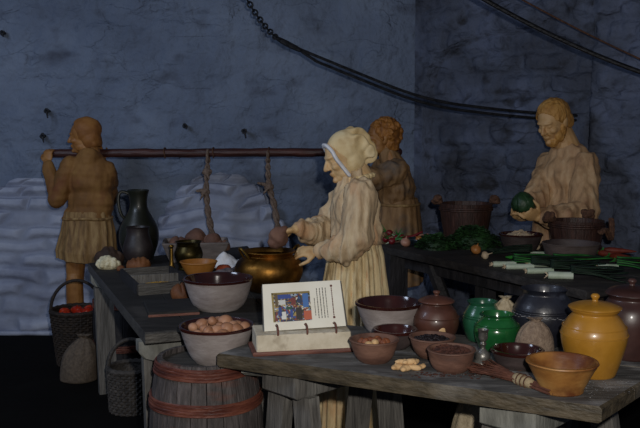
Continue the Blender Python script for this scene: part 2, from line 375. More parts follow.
def back_rel(u, v):
    return .02 * stones(u, v, .5, .24) + .035 * fr(u * 1.1, v * 1.1, 0) + .022 * fr(u * 5, v * 5, 3) - .012 * max(0, 1 - abs(noise.noise((u * 2.2, v * 3.4, 5))) * 14) - .012 * max(0, noise.noise((u * 3, v * 4, 8)) - .35) * 3
CORNER = Vector((.725, 6.64)); RW = Vector((.80, -.60))
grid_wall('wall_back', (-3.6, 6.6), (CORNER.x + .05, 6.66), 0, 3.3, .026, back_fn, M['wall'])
AE = 1.38          # distance of the pier edge along the right-hand wall
def right_fn(u, v):
    # shallow blind arch left of the pier
    uc, hw = .76, .66
    q = abs(u - uc) / hw
    top = 1.88 + .38 * math.sqrt(max(0, 1 - min(1, q) ** 2))
    ins = u < AE and q < 1 and v < top
    e = -.11 if ins else 0.0
    if u > AE: e = .05
    e -= .03 * math.exp(-((u - AE - .02 * noise.noise((v * 5, 2, 1))) / .02) ** 2)
    w_ = min(1, max(.1, u / .2))
    return e + w_ * right_rel(u, v)
def right_rel(u, v):
    return .04 * stones(u, v + .1, .38, .17) + .04 * fr(u * 1.6, v * 1.6, 7) + .026 * fr(u * 7, v * 7, 3)
e1 = CORNER + RW * 3.2
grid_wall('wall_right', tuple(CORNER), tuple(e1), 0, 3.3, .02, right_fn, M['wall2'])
struct(B().box((0, 3, -.05), (9, 9, .1)).make('floor', M['floor'], smooth=False))
struct(B().box((0, 5.4, 3.36), (9, 4.6, .1)).make('ceiling', M['ceil'], smooth=False))

def oven(cx, hw, hh, dep, label, seed):
    root = thing('stone_oven', label, 'oven', (cx, 6.56, 0), 0)
    vs = []; fs = []; js = []; nu, nv = 150, 130
    for j in range(nv + 1):
        t = j / nv                       # around the vertical profile
        for i in range(nu + 1):
            a = PI * i / nu              # half turn around the front
            ph = t * PI / 2
            cz = math.sin(ph) ** .92; cr_ = max(0, math.cos(ph)) ** .95 if t < 1 else 0
            x = -math.cos(a) * hw * cr_; y = -(math.sin(a) ** .8) * dep * cr_; z = hh * cz
            arc = a / PI * 3.1 * hw * .62
            s = stones(arc * max(.3, cr_ ** .5) + seed + .05 * noise.noise((x * 5, z * 5, seed)), z + .2 * t * t + .05 * noise.noise((x * 3.5, z * 3, seed + 4)), .27, .13)
            k = 1 + .03 * noise.noise((x * 4 + seed, y * 4, z * 4))
            js.append(s)
            vs.append((x * k + .02 * (s - .8) * x / hw, y * k - .045 * (s - .8), z * (1 + .02 * (s - .8))))
    w = nu + 1
    for j in range(nv):
        for i in range(nu): fs.append((j * w + i, j * w + i + 1, (j + 1) * w + i + 1, (j + 1) * w + i))
    me = bpy.data.meshes.new('dome'); me.from_pydata(vs, [], fs)
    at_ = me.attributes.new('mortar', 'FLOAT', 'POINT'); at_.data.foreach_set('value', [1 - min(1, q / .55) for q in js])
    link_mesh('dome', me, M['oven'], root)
    b = B(); pts = [(math.cos(PI * i / 24) * (hw + .02), -math.sin(PI * i / 24) * (dep + .02)) for i in range(25)]
    b.prism(pts, 0, .03, .01); b.make('footing', M['oven'], root)
    return root
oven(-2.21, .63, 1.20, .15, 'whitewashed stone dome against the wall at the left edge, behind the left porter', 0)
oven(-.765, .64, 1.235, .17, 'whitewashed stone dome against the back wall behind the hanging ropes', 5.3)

# old iron fixings left in the plaster
def nail(px, py, label, L=.05, drop=.03):
    p = ad(px, py, 6.56)
    b = B(); b.tube([(0, .06, 0), (0, -.02, .003), (.01, -.04, -.01), (.018, -.045, -drop)], [.012, .011, .009, .005], 8, True)
    b.lathe([(.004, -.006), (.022, -.004), (.02, .004), (.004, .007)], 10, Matrix.Translation((0, -.012, 0)) @ Matrix.Rotation(PI / 2, 4, 'X'), .4, px)
    o = b.make('iron_hook', M['iron']); o.location = p
    tag(o, label, 'hook', 'old iron hooks in the plaster wall'); return o
nail(47, 111, 'rusty iron hook in the wall, upper one beside the left porter head', drop=.05)
nail(43, 136, 'rusty iron hook in the wall just above the left porter raised fist', drop=.045)
nail(3, 33, 'rusty iron hook at the far left edge, high on the wall')
nail(185, 126, 'small dark iron hook in the wall above the long pole', drop=.02)
nail(244, 131, 'small bent iron hook in the wall left of the bonneted woman', drop=.05)

# ------------------------------------------------------------------ chain, rods, cables
t = thing('hanging_chain', 'dark iron chain and twin rods swagged across the wall from upper left', 'chain', ad(275, 38, 5.9))
o0 = Vector(t.location)
def bez(a, b, c, n): return [a * (1 - s) ** 2 + b * 2 * s * (1 - s) + c * s * s for s in [k / n for k in range(n + 1)]]
ch_pts = bez(ad(214, -75, 6.0), ad(246, 14, 5.95), ad(279, 40, 5.9), 26)
for k in range(26):
    a, b_ = ch_pts[k] - o0, ch_pts[k + 1] - o0; d = (b_ - a).normalized(); mid = (a + b_) / 2
    side = Vector((0, 1, 0)) if k % 2 else d.cross(Vector((0, 1, 0))).normalized()
    hl = (b_ - a).length * .66; hw_ = .017
    path = [mid + d * hl * math.cos(g) + side * hw_ * math.sin(g) for g in [2 * PI * q / 14 for q in range(14)]]
    B().tube(path, .0065, 6, closed=True).make('link', M['iron'], t)
b = B(); pl = bez(ad(275, 37, 5.9) - o0, ad(287, 44, 5.9) - o0, ad(300, 50, 5.9) - o0, 6)
b.tube(pl, [.012, .016, .019, .020, .019, .018, .014], 8, True); b.make('clasp', M['iron'], t)
wall_end = ad(590, 117, 6.0)
for dz, dy in ((0, 0), (-.035, .012)):
    p0 = ad(297, 48, 5.9) - o0; p2 = ad(470, 106, 5.95) - o0; p3 = ad(594, 116, 5.98) - o0
    mid = ad(395, 88, 5.92) - o0
    path = bez(p0, ad(345, 68, 5.92) - o0, mid, 10) + bez(mid, ad(432, 102, 5.93) - o0, p2, 8)[1:] + bez(p2, ad(530, 114, 5.96) - o0, p3, 8)[1:]
    B().tube([p + Vector((0, dy, dz * min(1, k / 2))) for k, p in enumerate(path)], .010, 8).make('rod', M['iron'], t)
b = B().tube(bez(ad(462, -14, 5.2), ad(560, 46, 5.25), ad(664, 80, 5.0), 24), .014, 8)
tag(b.make('cable', M['iron']), 'thick black cable slanting across the top right corner', 'cable')
b = B().tube(bez(ad(505, -10, 5.75), ad(575, 30, 5.75), ad(664, 70, 5.3), 24), .006, 8)
tag(b.make('cable', M['rope']), 'thin brown cord slanting just above the thick black cable', 'cable')

# ------------------------------------------------------------------ tables
def lerp(a, b, s): return Vector(a) * (1 - s) + Vector(b) * s
def planks(A0, A1, D0, D1, n, z, th, gap=.004):
    """top between near edge A0-A1 and far edge D0-D1, cut in n planks along it"""
    b = B()
    for k in range(n):
        s0, s1 = k / n, (k + 1) / n
        a, c = lerp(A0, D0, s0), lerp(A1, D1, s0); d, e = lerp(A0, D0, s1), lerp(A1, D1, s1)
        dn = (d - a).normalized() * gap / 2
        if k > 0: a = a + dn; c = c + dn
        if k < n - 1: d = d - dn; e = e - dn
        j = R.uniform(-.004, .004)
        b.prism([tuple(a), tuple(c), tuple(e), tuple(d)], z - th, z + (0 if k == 0 else j * .3), .007)
    return b
def leg_between(b, p0, p1, w, d, ang=0):
    p0, p1 = Vector(p0), Vector(p1); ca, sa = math.cos(ang), math.sin(ang)
    def cor(p, k=1): return [p + Vector((x * ca - y * sa, x * sa + y * ca, 0)) for x, y in ((-w / 2 * k, -d / 2 * k), (w / 2 * k, -d / 2 * k), (w / 2 * k, d / 2 * k), (-w / 2 * k, d / 2 * k))]
    return b.hexa(cor(p1) + cor(p0))
H = .76
def top_obj(b, m_top, m_side, root):
    o = b.make('tabletop', m_top, root); o.data.materials.append(m_side)
    for p in o.data.polygons: p.material_index = 0 if p.normal.z > .8 else 1
    return o
# front trestle table
FL, FRt = at(217, 353, H).xy, at(602, 407, H).xy
FBL, FBR = Vector((-.045, 3.50)), Vector((1.30, 2.98))
t = thing('trestle_table', 'worn plank table in the foreground carrying the book, jars and bowls', 'table', (.45, 2.95, 0))
O = Vector((.45, 2.95)); loc = lambda p: Vector(p) - O
top_obj(planks(loc(FL), loc(FRt), loc(FBL), loc(FBR), 3, H, .05), M['tabledust'], M['tableedge'], t)
def trestle(root, O, f, r, w, zt, legw, spread, m1, m2):
    """a bearer beam from f (front) to r (rear) on two splayed pairs of legs"""
    f, r = Vector(f) - O, Vector(r) - O; d = (r - f).normalized(); n = Vector((d.y, -d.x)); ang = math.atan2(d.y, d.x) - PI / 2
    b = B(); b.prism([tuple(f - n * w / 2), tuple(f + n * w / 2), tuple(r + n * w / 2), tuple(r - n * w / 2)], zt - .085, zt, .008)
    b.make('bearer', m1, root)
    for q in (f + d * .07, r - d * .07):
        for s in (-1, 1):
            bb = B(); top = q + n * s * w * .36; bot = q + n * s * (w * .36 + spread)
            leg_between(bb, (top.x, top.y, zt - .085), (bot.x, bot.y, 0), legw, .05, ang)
            bb.make('leg', m2, root, smooth=False)
trestle(t, O, (-.145, 2.935), (.265, 3.33), .175, .71, .085, .075, M['greywood'], M['greywood'])
trestle(t, O, (.575, 2.57), (.97, 3.0), .195, .71, .085, .11, M['lightgrey'], M['greywood'])
a, c = Vector((-.285, 3.04)), Vector((-.20, 3.02))
b = B().prism([tuple(loc(a)), tuple(loc(a) + Vector((.10, -.03))), tuple(loc(a) + Vector((.28, .27))), tuple(loc(a) + Vector((.18, .30)))], .665, .71, .012)
b.make('cleat', M['lightgrey'], t)

# left table
LN, LF = Vector((-.684, 3.302)), Vector((-1.385, 5.08)); LNR, LFR = Vector((-.02, 3.58)), Vector((-.50, 5.86))
O = Vector((-.6, 4.3)); loc = lambda p: Vector(p) - O
t = thing('trestle_table', 'long dark table at left with the copper pot, bread and crocks', 'table', (O.x, O.y, 0))
top_obj(planks(loc(LN), loc(LF), loc(LNR), loc(LFR), 4, H, .05), M['tabledk'], M['tabled'], t)
ed = (LNR - LN).normalized(); sd = (LF - LN).normalized()
def bearer(along, over, ln):
    c0 = LN + sd * along - ed * over; c1 = LN + sd * along + ed * ln
    b = B(); w = .07
    prof = [(0, 0), (.0, -.045), (.02, -.072), (.055, -.085), (ln + over, -.085), (ln + over, 0)]
    Mx = Matrix.Translation((c0.x - O.x, c0.y - O.y, H - .05)) @ Matrix.Rotation(math.atan2(ed.y, ed.x), 4, 'Z') @ Matrix.Rotation(PI / 2, 4, 'X')
    b.prism(prof, -w / 2, w / 2, .006, Mx); b.make('bearer', M['lightgrey'], t)
bearer(.10, .015, .62); bearer(1.80, .0, .80)
for al, ov, sp in ((.12, .06, 0), (1.79, .07, 0), (.12, .55, 0), (1.79, .72, 0)):
    q = LN + sd * al + ed * ov - O
    b = B(); leg_between(b, (q.x, q.y, H - .13), (q.x + .02, q.y - .02, 0), .105, .055, math.atan2(ed.y, ed.x)); b.make('leg', M['greywood'], t, smooth=False)
b = B(); p0 = LN + sd * .12 + ed * .3 - O; p1 = LN + sd * 1.79 + ed * .36 - O
leg_between(b, (p0.x, p0.y, .24), (p0.x, p0.y, .18), .05, .05)
b = B().tube([(p0.x, p0.y, .3), (p1.x, p1.y, .3)], .03, 6); b.make('stretcher', M['dkwood'], t)

# right table
HR = .84
RA, RB = at(386, 247, HR).xy, at(587, 291, HR).xy
rd = (RB - RA).normalized(); rp = Vector((-rd.y, rd.x))
Rl0 = RA - rd * .12; Rl1 = RA - rd * .33 + rp * .97; Rr1 = RB + Vector((.85, .497)).normalized() * 1.0
O = Vector((1.0, 4.9)); loc = lambda p: Vector(p) - O
t = thing('trestle_table', 'dark table on the right by the stone wall, spread with leeks and greens', 'table', (O.x, O.y, 0))
planks(loc(Rl0), loc(RB), loc(Rl1), loc(Rr1), 4, HR, .042).make('tabletop', M['rtable'], t)
def rleg(al, pe, w=.1, ang=None):
    q = RA + rd * al + rp * pe - O
    b = B(); leg_between(b, (q.x, q.y, HR - .042), (q.x, q.y, 0), w, .07, ang or math.atan2(rp.y, rp.x)); b.make('leg', M['dkwood'], t, smooth=False)
rleg(.02, .06, .13); rleg(1.45, .08); rleg(-.05, .9); rleg(1.4, .9); rleg(.70, .20, .09)
b = B(); q0 = RA + rd * .30 + rp * .12 - O; q1 = RA + rd * .62 + rp * .12 - O
b.tube([(q0.x, q0.y, HR - .07), (q1.x, q1.y, .32)], .038, 6); b.make('brace', M['dkwood'], t, smooth=False)
b = B(); q0 = RA + rd * .0 + rp * .10 - O; q1 = RA + rd * 1.45 + rp * .12 - O
b.prism([tuple(q0), tuple(q1), tuple(q1 + rp * .05), tuple(q0 + rp * .05)], HR - .13, HR - .042, .005); b.make('apron', M['dkwood'], t)
b = B(); q0 = RA + rd * .0 + rp * .5 - O; q1 = RA + rd * 1.5 + rp * .5 - O
b.prism([tuple(q0 - rp * .3), tuple(q1 - rp * .3), tuple(q1 + rp * .3), tuple(q0 + rp * .3)], .28, .31, .005); b.make('shelf', M['dkwood'], t)

# ------------------------------------------------------------------ pottery
def bowl_prof(rr, h, rb, th=.008, lip=.006, curve=.55, foot=.004):
    out = []; n = 9
    out.append((.002, 0)); out.append((rb, 0)); out.append((rb + .004, foot))
    for k in range(1, n + 1):
        s = k / n; out.append((rb + (rr - rb) * s ** curve, foot + (h - foot - lip) * s))
    out += [(rr + lip * .6, h - lip * .6), (rr + lip * .4, h), (rr - th * .6, h), (rr - th, h - lip)]
    inn = []
    for k in range(n - 1, 0, -1):
        s = k / n; inn.append((max(.004, rb + (rr - rb) * s ** curve - th), foot + th + (h - foot - th - lip) * s))
    out += inn + [(max(.004, rb - th), th + foot), (.002, th + foot)]
    return out
def split_prof(prof):
    k = max(range(len(prof)), key=lambda i: prof[i][1])
    return prof, k
def bowl(label, px, py, zt, rr, h, rb, m_out, m_in, seed=0, lip=.006, curve=.55, th=.008, y=None, rim=None, cat='bowl', name='bowl', p=None):
    """a bowl thing: body (outside) and glazed lining"""
    if p is None: p = at(px, py, zt)
    t = thing(name, label, cat, (p.x, p.y, zt), seed * 1.3)
    pr = bowl_prof(rr, h, rb, th, lip, curve)
    k = max(i for i in range(len(pr)) if pr[i][1] >= h - 1e-6)
    outer = pr[:k]                       # outside up to the lip
    inner = pr[k - 1:]
    # closed outer body: outside, lip, and the inside a hair lower than the lining
    body = pr[:k + 1] + [(max(.002, r + .0015), z - .0015) if r > .003 else (.002, z - .0015) for r, z in pr[k + 1:]]
    B().lathe(body, 48, None, .03, seed).make('body', m_out, t)
    lin = [(r, z) for r, z in pr[k:]]
    if rim: lin = [(rr + lip * .75, h - lip * 1.4), (rr + lip * .8, h - .001), (rr + lip * .3, h + .0015)] + [(r, z + .001) for r, z in pr[k:]]
    o = B(); o.lathe(lin[:-1] + [(.002, lin[-1][1])], 48, None, .03, seed, c0=False)
    o.make('lining', m_in, t, label=None)
    return t
def jar_prof(pts): return [(.002, 0)] + pts
def smooth_prof(pts, n=4):
    out = []
    P = [pts[0]] + pts + [pts[-1]]
    for i in range(1, len(P) - 2):
        for k in range(n):
            s = k / n; a, b, c, d = P[i - 1], P[i], P[i + 1], P[i + 2]
            out.append(tuple(.5 * (2 * b[q] + (c[q] - a[q]) * s + (2 * a[q] - 5 * b[q] + 4 * c[q] - d[q]) * s * s + (3 * b[q] - a[q] - 3 * c[q] + d[q]) * s ** 3) for q in (0, 1)))
    out.append(pts[-1]); return out
def jar(label, p, pts, m, lid=None, mlid=None, knob=None, rings=(), name='jar', cat='jar', inner=True, mrim=None, seed=0):
    t = thing(name, label, cat, p, seed)
    pr = smooth_prof(pts)
    q = []
    for r, z in pr:
        q.append((r, z))
    for zr in rings:                                     # incised rings
        q = [(r - .0022 * math.exp(-((z - zr) / .0035) ** 2), z) for r, z in q] if False else q
    rt, zt_ = q[-1]
    body = [(.002, 0)] + q
    if inner: body += [(rt - .006, zt_ + .001), (rt - .012, zt_ - .008), (rt - .014, zt_ - .05), (.002, zt_ - .055)]
    else: body += [(.002, zt_)]
    B().lathe(body, 56, None, .015, seed).make('body', m, t)
    for zr in rings:
        rr = min(q, key=lambda a: abs(a[1] - zr))[0]
        B().tube([(math.cos(a) * (rr + .0003), math.sin(a) * (rr + .0003), zr) for a in [2 * PI * k / 48 for k in range(48)]], .0022, 6, closed=True).make('ridge', m, t)
    if lid:
        l = B().lathe([(.002, lid[0][1])] + smooth_prof(lid), 48, None, .01, seed).make('lid', mlid or m, t)
        if knob: B().lathe(smooth_prof(knob), 24).make('knob', mlid or m, l)
    return t

# --- jars on the front table
S = 2.72 / 860
yp = at(594, 378, H); yp = Vector((.888, 2.735, H))
jar('ochre yellow glazed pot with knobbed lid, foreground right', yp,
    [(.066, 0), (.072, .006), (.090, .06), (.104, .115), (.103, .150), (.086, .182), (.073, .197), (.070, .203), (.078, .212), (.080, .216)], M['glyellow'],
    lid=[(.080, .216), (.083, .219), (.082, .224), (.055, .234), (.022, .240), (.002, .241)], knob=[(.012, .238), (.009, .245), (.013, .253), (.014, .259), (.008, .265), (.001, .266)], rings=(.135, .160))
jar('dark red-brown lidded jar at right edge behind the yellow pot', (1.085, 2.95, H),
    [(.070, 0), (.080, .01), (.100, .08), (.108, .13), (.100, .175), (.082, .20), (.078, .21), (.086, .222)], M['glplum'],
    lid=[(.086, .222), (.090, .226), (.07, .242), (.03, .252), (.002, .254)], knob=[(.012, .25), (.009, .258), (.015, .268), (.010, .276), (.001, .278)])
jar('blue-black bulbous jar with pale scratch band, behind the small sack', (.826, 3.125, H),
    [(.062, 0), (.070, .008), (.102, .06), (.112, .110), (.104, .152), (.084, .182), (.077, .193), (.082, .206), (.085, .210)], M['glblue'], rings=(.128, .136))
bj = [o for o in COL.objects if o.get('label', '').startswith('blue-black bulbous')][0]
b = B(); rr = random.Random(4); a = 0.0
while a < 2 * PI:
    w_ = rr.uniform(.03, .10); z_ = .118 + rr.uniform(-.006, .006)
    b.tube([(math.cos(g) * .1135, math.sin(g) * .1135, z_) for g in (a, a + w_ / 2, a + w_)], [.0006, .0012, .0006], 5); a += w_ * rr.uniform(.5, 1.3)
b.make('scratch_band', M['flour'], bj, label='pale scratched band around the belly')
jar('bright green glazed jar, the nearer of the green pair', at(498.5, 351, H) + Vector((0, .03, 0)),
    [(.058, 0), (.064, .006), (.076, .035), (.082, .066), (.077, .090), (.060, .112), (.053, .119), (.055, .125), (.062, .131)], M['glgreen'], rings=(.084, .092))
jar('teal green glazed jar half hidden, the farther of the green pair', Vector((.612, 3.19, H)),
    [(.05, 0), (.056, .006), (.068, .04), (.074, .075), (.068, .104), (.055, .128), (.050, .136), (.053, .142), (.058, .150)], M['glgreen2'], rings=(.09, .098))
rj = jar('brown-red lidded stoneware jar with pale chip, left of the green jars', Vector((.440, 3.20, H)),
    [(.058, 0), (.066, .008), (.082, .045), (.086, .078), (.074, .112), (.058, .132), (.054, .138), (.060, .143)], M['glred'],
    lid=[(.060, .143), (.068, .146), (.066, .152), (.045, .162), (.02, .168), (.002, .169)], knob=[(.011, .166), (.008, .172), (.013, .180), (.012, .186), (.001, .189)], rings=(.09,))
b = B().lathe([(.001, -.002), (.012, -.002), (.014, 0), (.012, .002), (.001, .003)], 16, Matrix.Translation((.012, -.0845, .048)) @ Matrix.Rotation(math.radians(8), 4, 'Z') @ Matrix.Rotation(PI / 2 + .1, 4, 'X'), .3)
b.make('glaze_chip', M['ging'], rj, label='pale round chip in the glaze')

# --- bowls on the front table
bowl('large pale-sided bowl with dark inside, standing at the far edge beside the book', 0, 0, H, .127, .130, .062, M['clay'], M['gldark'], 1, p=Vector((.266, 3.27, H)), rim=1)
bowl('small black-glazed bowl between the large pale bowl and the red-brown bowls', 0, 0, H, .078, .070, .042, M['claydk'], M['gldark'], 2, p=Vector((.275, 3.075, H)), rim=1)
nb = bowl('red-brown bowl of nuts immediately right of the book stand', 0, 0, H, .083, .078, .050, M['claybr'], M['claybr'], 3, p=Vector((.186, 2.895, H)), curve=.5)
rb_ = bowl('brown clay bowl full of black raisins, in front of the lidded red jar', 0, 0, H, .078, .072, .045, M['claybr'], M['claybr'], 4, p=Vector((.392, 2.955, H)), curve=.5)
fb = bowl('brown clay bowl of dry bark flakes nearest the table front', 0, 0, H, .078, .072, .052, M['claybr'], M['claybr'], 5, p=at(453, 373.5, H) + Vector((0, .045, 0)), curve=.42)
bowl('empty dark red bowl right of the pewter candlestick', 0, 0, H, .084, .060, .055, M['claydk'], M['gldark'], 6, p=Vector((.662, 2.825, H)), curve=.45, rim=1)
wb = bowl('honey-coloured turned wooden bowl with flaring sides, near the front corner', 0, 0, H, .106, .095, .062, M['bowlwood'], M['bowlwood'], 7, p=at(567, 397, H) + Vector((0, .06, 0)), curve=1.0, th=.012)

def heap_stuff(name, label, cat, p, r, h, m, n, sz, flatk=.5, seed=1, elong=1.0):
    rr = random.Random(seed); b = B()
    b.lathe([(.002, -.006), (r, -.004), (r * .92, h * .3), (r * .6, h * .7), (.002, h)], 24, None, .1, seed)
    for k in range(n):
        a = rr.uniform(0, 2 * PI); q = math.sqrt(rr.random()) * r * .95
        z = h * (1 - (q / r) ** 2) * .8
        rot = Euler((rr.uniform(-.6, .6), rr.uniform(-.6, .6), rr.uniform(0, PI))).to_matrix()
        s = sz * rr.uniform(.7, 1.3)
        b.ell((math.cos(a) * q, math.sin(a) * q, z), (s * elong, s, s * flatk), rot, 7, 5)
    o = b.make(name, m); o.location = p
    return tag(o, label, cat, kind='stuff')
heap_stuff('raisins', 'heap of black raisins filling the middle brown bowl', 'raisins', rb_.location + Vector((0, 0, .056)), .066, .016, M['raisin'], 130, .007, .8, 3)
heap_stuff('bark_flakes', 'dry brown bark flakes filling the nearest clay bowl', 'spice', fb.location + Vector((0, 0, .060)), .067, .012, M['flake'], 150, .008, .25, 4, 1.8)
rr = random.Random(11)
def ovoid(r, el, seed=0, wob=.06):
    return B().lathe([(max(.0005, r * math.sin(PI * k / 10) * (1 + .12 * math.cos(PI * k / 10))), -r * el * math.cos(PI * k / 10)) for k in range(11)], 16, None, wob, seed)
nut0 = None
for k in range(13):
    a = k * 2.4; q = .0155 * math.sqrt(k) if k else 0
    loc_ = nb.location + Vector((math.cos(a) * q, math.sin(a) * q, .057 + .012 * (1 - q / .06) + (k % 3) * .002))
    if nut0 is None:
        nut0 = ovoid(.014, 1.2).make('nut', M['nut']); o = nut0
    else: o = nut0.copy(); COL.objects.link(o)
    o.location = loc_; o.rotation_euler = (rr.uniform(0, 3), rr.uniform(0, 3), rr.uniform(0, 3))
    o.scale = [rr.uniform(.85, 1.15)] * 3
    tag(o, 'brown shelled nut in the red-brown bowl beside the book', 'nut', 'nuts in the red-brown bowl')
    if k in (2, 7): o.data = o.data.copy(); o.data.materials[0] = M['ging']; tag(o, 'pale skinned nut among the brown ones beside the book', 'nut', 'pale nuts in the red-brown bowl')

# pile of ginger
gp = at(408, 370, H)
for k, (dx, dy, dz, rz, s) in enumerate([(-.035, 0, .010, .2, 1), (-.008, -.012, .010, .5, 1.1), (.022, -.006, .010, -.3, 1.05), (.045, .008, .009, .4, .8), (0, .022, .010, 1.2, 1), (-.02, .028, .010, -.4, .9), (.005, .006, .026, .1, 1.05), (.028, .018, .022, .9, .8), (-.022, .012, .025, -.6, .85)]):
    b = B(); b.ell((0, 0, 0), (.022, .011, .010)); b.ell((.012, .008, .002), (.011, .007, .007)); b.ell((-.014, -.007, .001), (.010, .007, .007))
    me = b.fuse(.0022, 2); o = link_mesh('ginger_root', me, M['ging'])
    o.location = gp + Vector((dx, dy, dz)); o.rotation_euler = (rr.uniform(-.2, .2), rr.uniform(-.2, .2), rz); o.scale = (s, s, s)
    tag(o, 'knobbly pale ginger piece in the small pile before the bowls', 'ginger', 'ginger pieces on the front table')

# scattered crumbs and dust on the planks
b = B(); rr = random.Random(5)
def crumbs(cx, cy, sx, sy, n, s0, s1):
    for k in range(n):
        x = cx + rr.gauss(0, sx); y = cy + rr.gauss(0, sy); s = rr.uniform(s0, s1)
        b.ell((x, y, H + s * .3), (s * rr.uniform(1, 2.2), s, s * .4), Euler((0, 0, rr.uniform(0, 3))).to_matrix(), 6, 4)
crumbs(.37, 2.73, .05, .015, 60, .002, .005); crumbs(.56, 2.74, .05, .03, 130, .002, .006)
tag(b.make('crumbs', M['flake']), 'brown spice crumbs scattered along the front of the plank table', 'crumbs', kind='stuff')
b = B(); crumbs(.85, 2.6, .09, .05, 150, .0008, .002); crumbs(.50, 2.76, .05, .03, 60, .0008, .002)
tag(b.make('flour_dust', M['flour']), 'pale specks of flour dusted around the yellow pot', 'flour', kind='stuff')

# pewter candlestick
t = thing('candlestick', 'little pewter candlestick standing before the green jars', 'candlestick', Vector((.550, 2.845, H)))
B().lathe([(.002, 0), (.030, 0), (.033, .006), (.031, .012), (.024, .020), (.026, .030), (.022, .042), (.012, .052), (.009, .056), (.002, .056)], 28).make('base', M['pewter'], t)
B().lathe(smooth_prof([(.009, .054), (.008, .064), (.012, .072), (.008, .080), (.009, .086)]), 24).make('stem', M['pewter'], t)
B().lathe([(.002, .084), (.012, .084), (.016, .094), (.0155, .108), (.018, .118), (.020, .121), (.017, .122), (.012, .114), (.010, .098), (.002, .096)], 24).make('socket', M['pewter'], t)

# twig whisk lying diagonally
w0, w1 = Vector((.515, 2.80, H + .018)), Vector((.690, 2.505, H + .014))
t = thing('twig_whisk', 'birch twig whisk lying between the clay bowl and the wooden bowl', 'whisk', (w0.x, w0.y, H))
b = B(); rr = random.Random(3); d = (w1 - w0); neck = w0 + d * .62; L0 = Vector((w0.x, w0.y, H))
for k in range(85):
    a = rr.uniform(-1, 1); e = w0 + Vector((d.y, -d.x, 0)).normalized() * a * .075 + d * rr.uniform(-.03, .2) + Vector((0, 0, rr.uniform(-.014, .012) * (1 - abs(a) * .5)))
    s = neck + Vector((rr.uniform(-.012, .012), rr.uniform(-.012, .012), rr.uniform(-.01, .01)))
    m_ = (e + s) / 2 + Vector((rr.uniform(-.01, .01), rr.uniform(-.01, .01), rr.uniform(-.004, .008)))
    b.tube([s - L0, m_ - L0, e - L0], [.0022, .002, .0012], 5)
b.make('twigs', M['twig'], t)
b = B(); b.tube([neck - d * .03 - L0, neck + d * .13 - L0], [.019, .016], 14, True); b.make('binding', M['bind'], t)
for q in (0, .05, .1):
    c = neck + d * q - L0; dn = d.normalized(); s1 = Vector((dn.y, -dn.x, 0)); s2 = dn.cross(s1)
    B().tube([c + s1 * .019 * math.cos(g) + s2 * .019 * math.sin(g) for g in [2 * PI * k / 16 for k in range(16)]], .0022, 5, closed=True).make('cord', M['rope'], t)
b = B()
for k in range(14): 
    v = Vector((rr.uniform(-.009, .009), rr.uniform(-.009, .009), rr.uniform(-.007, .007)))
    b.tube([neck + d * .1 + v - L0, w1 + v * 1.3 - L0], .0035, 5)
b.make('handle', M['twig'], t)

# sacks
def sack(label, p, r, h, m, seed=0, depth=.8, neck=True, lean=0.0, rotz=0):
    t = thing('sack', label, 'sack', p, rotz)
    rings = [(.002, 0), (r * .86, 0), (r, h * .10), (r * 1.0, h * .3), (r * .92, h * .52), (r * .70, h * .74), (r * .40, h * .88), (r * .26, h * .925)]
    rings = smooth_prof(rings, 4)
    b = B(); b.lathe(rings + [(.002, h * .925)], 56, None, 0, 0, (1, depth))
    for i, v in enumerate(b.v):
        a = math.atan2(v.y, v.x); f = (v.z / h)
        fold = .05 * f * f * math.sin(a * 9 + 2 * noise.noise((math.cos(a), math.sin(a), seed))) * r * 2
        k = 1 + .10 * noise.noise((v.x * 9 + seed, v.y * 9, v.z * 9)) + (fold / r if f > .3 else 0)
        b.v[i] = Vector((v.x * k + lean * f * f * r, v.y * k, v.z))
    b.make('body', m, t, sharp=80)
    if neck:
        c = B(); c.lathe([(.002, h * .91), (r * .25, h * .91), (r * .20, h * .94), (r * .30, h * .975), (r * .36, h), (r * .30, h * 1.0), (r * .1, h * .97), (.002, h * .965)], 30, None, 0, 0, (1, .8))
        for i, v in enumerate(c.v):
            a = math.atan2(v.y, v.x); k = 1 + .22 * math.sin(a * 7) * (v.z / h - .9) * 10
            c.v[i] = Vector((v.x * k + lean * r * .85, v.y * k, v.z + .02 * r * math.sin(a * 3)))
        c.make('gathered_mouth', m, t, sharp=80)
    return t
sack('small brown sackcloth bag with gathered top, before the blue-black jar', Vector((.750, 2.945, H)), .070, .138, M['sacking'], 1, .65)
sack('cream cloth bag behind the green jars', (.700, 3.20, H), .062, .165, M['sackpale'], 2, .6)

# display book on its stand
bp = at(301, 354, H) + Vector((0, .07, 0))
t = thing('display_book', 'display book open at a picture page, propped on a cream block on the front table', 'book', bp, math.radians(10.7))
W = .352
prof = [(-.068, .012), (-.056, .070), (.075, .078), (.085, .012)]
b = B(); b.prism([(y, z) for y, z in prof], -W / 2 + .006, W / 2 - .004, .004, Matrix(((0, 0, 1, 0), (1, 0, 0, 0), (0, 1, 0, 0), (0, 0, 0, 1)))); b.make('block', M['plaster'], t, sharp=25)
B().box((-.003, .008, .007), (W + .012, .170, .014), None, .004).make('base_board', M['redwood'], t, label='red-brown base board')
# the tilted leaf
tilt = math.radians(66); PW, PH = .292, .172
Mp = Matrix.Translation((.012, -.015, .078)) @ Matrix.Rotation(math.radians(-1.5), 4, 'Y') @ Matrix.Rotation(tilt, 4, 'X')
def onpage(b): b.v = [Mp @ v for v in b.v]; return b
b = B(); b.prism([(-PW / 2 - .006, -.004), (PW / 2 + .012, .004), (PW / 2 + .006, PH - .002), (-PW / 2 + .002, PH - .004)], -.022, -.004, .003); onpage(b).make('page_stack', M['greywood'], t)
b = B(); b.prism([(-PW / 2 - .002, 0), (PW / 2 + .004, 0), (PW / 2, PH), (-PW / 2 + .004, PH)], -.003, 0); pg = onpage(b).make('page', M['paper'], t, smooth=False)
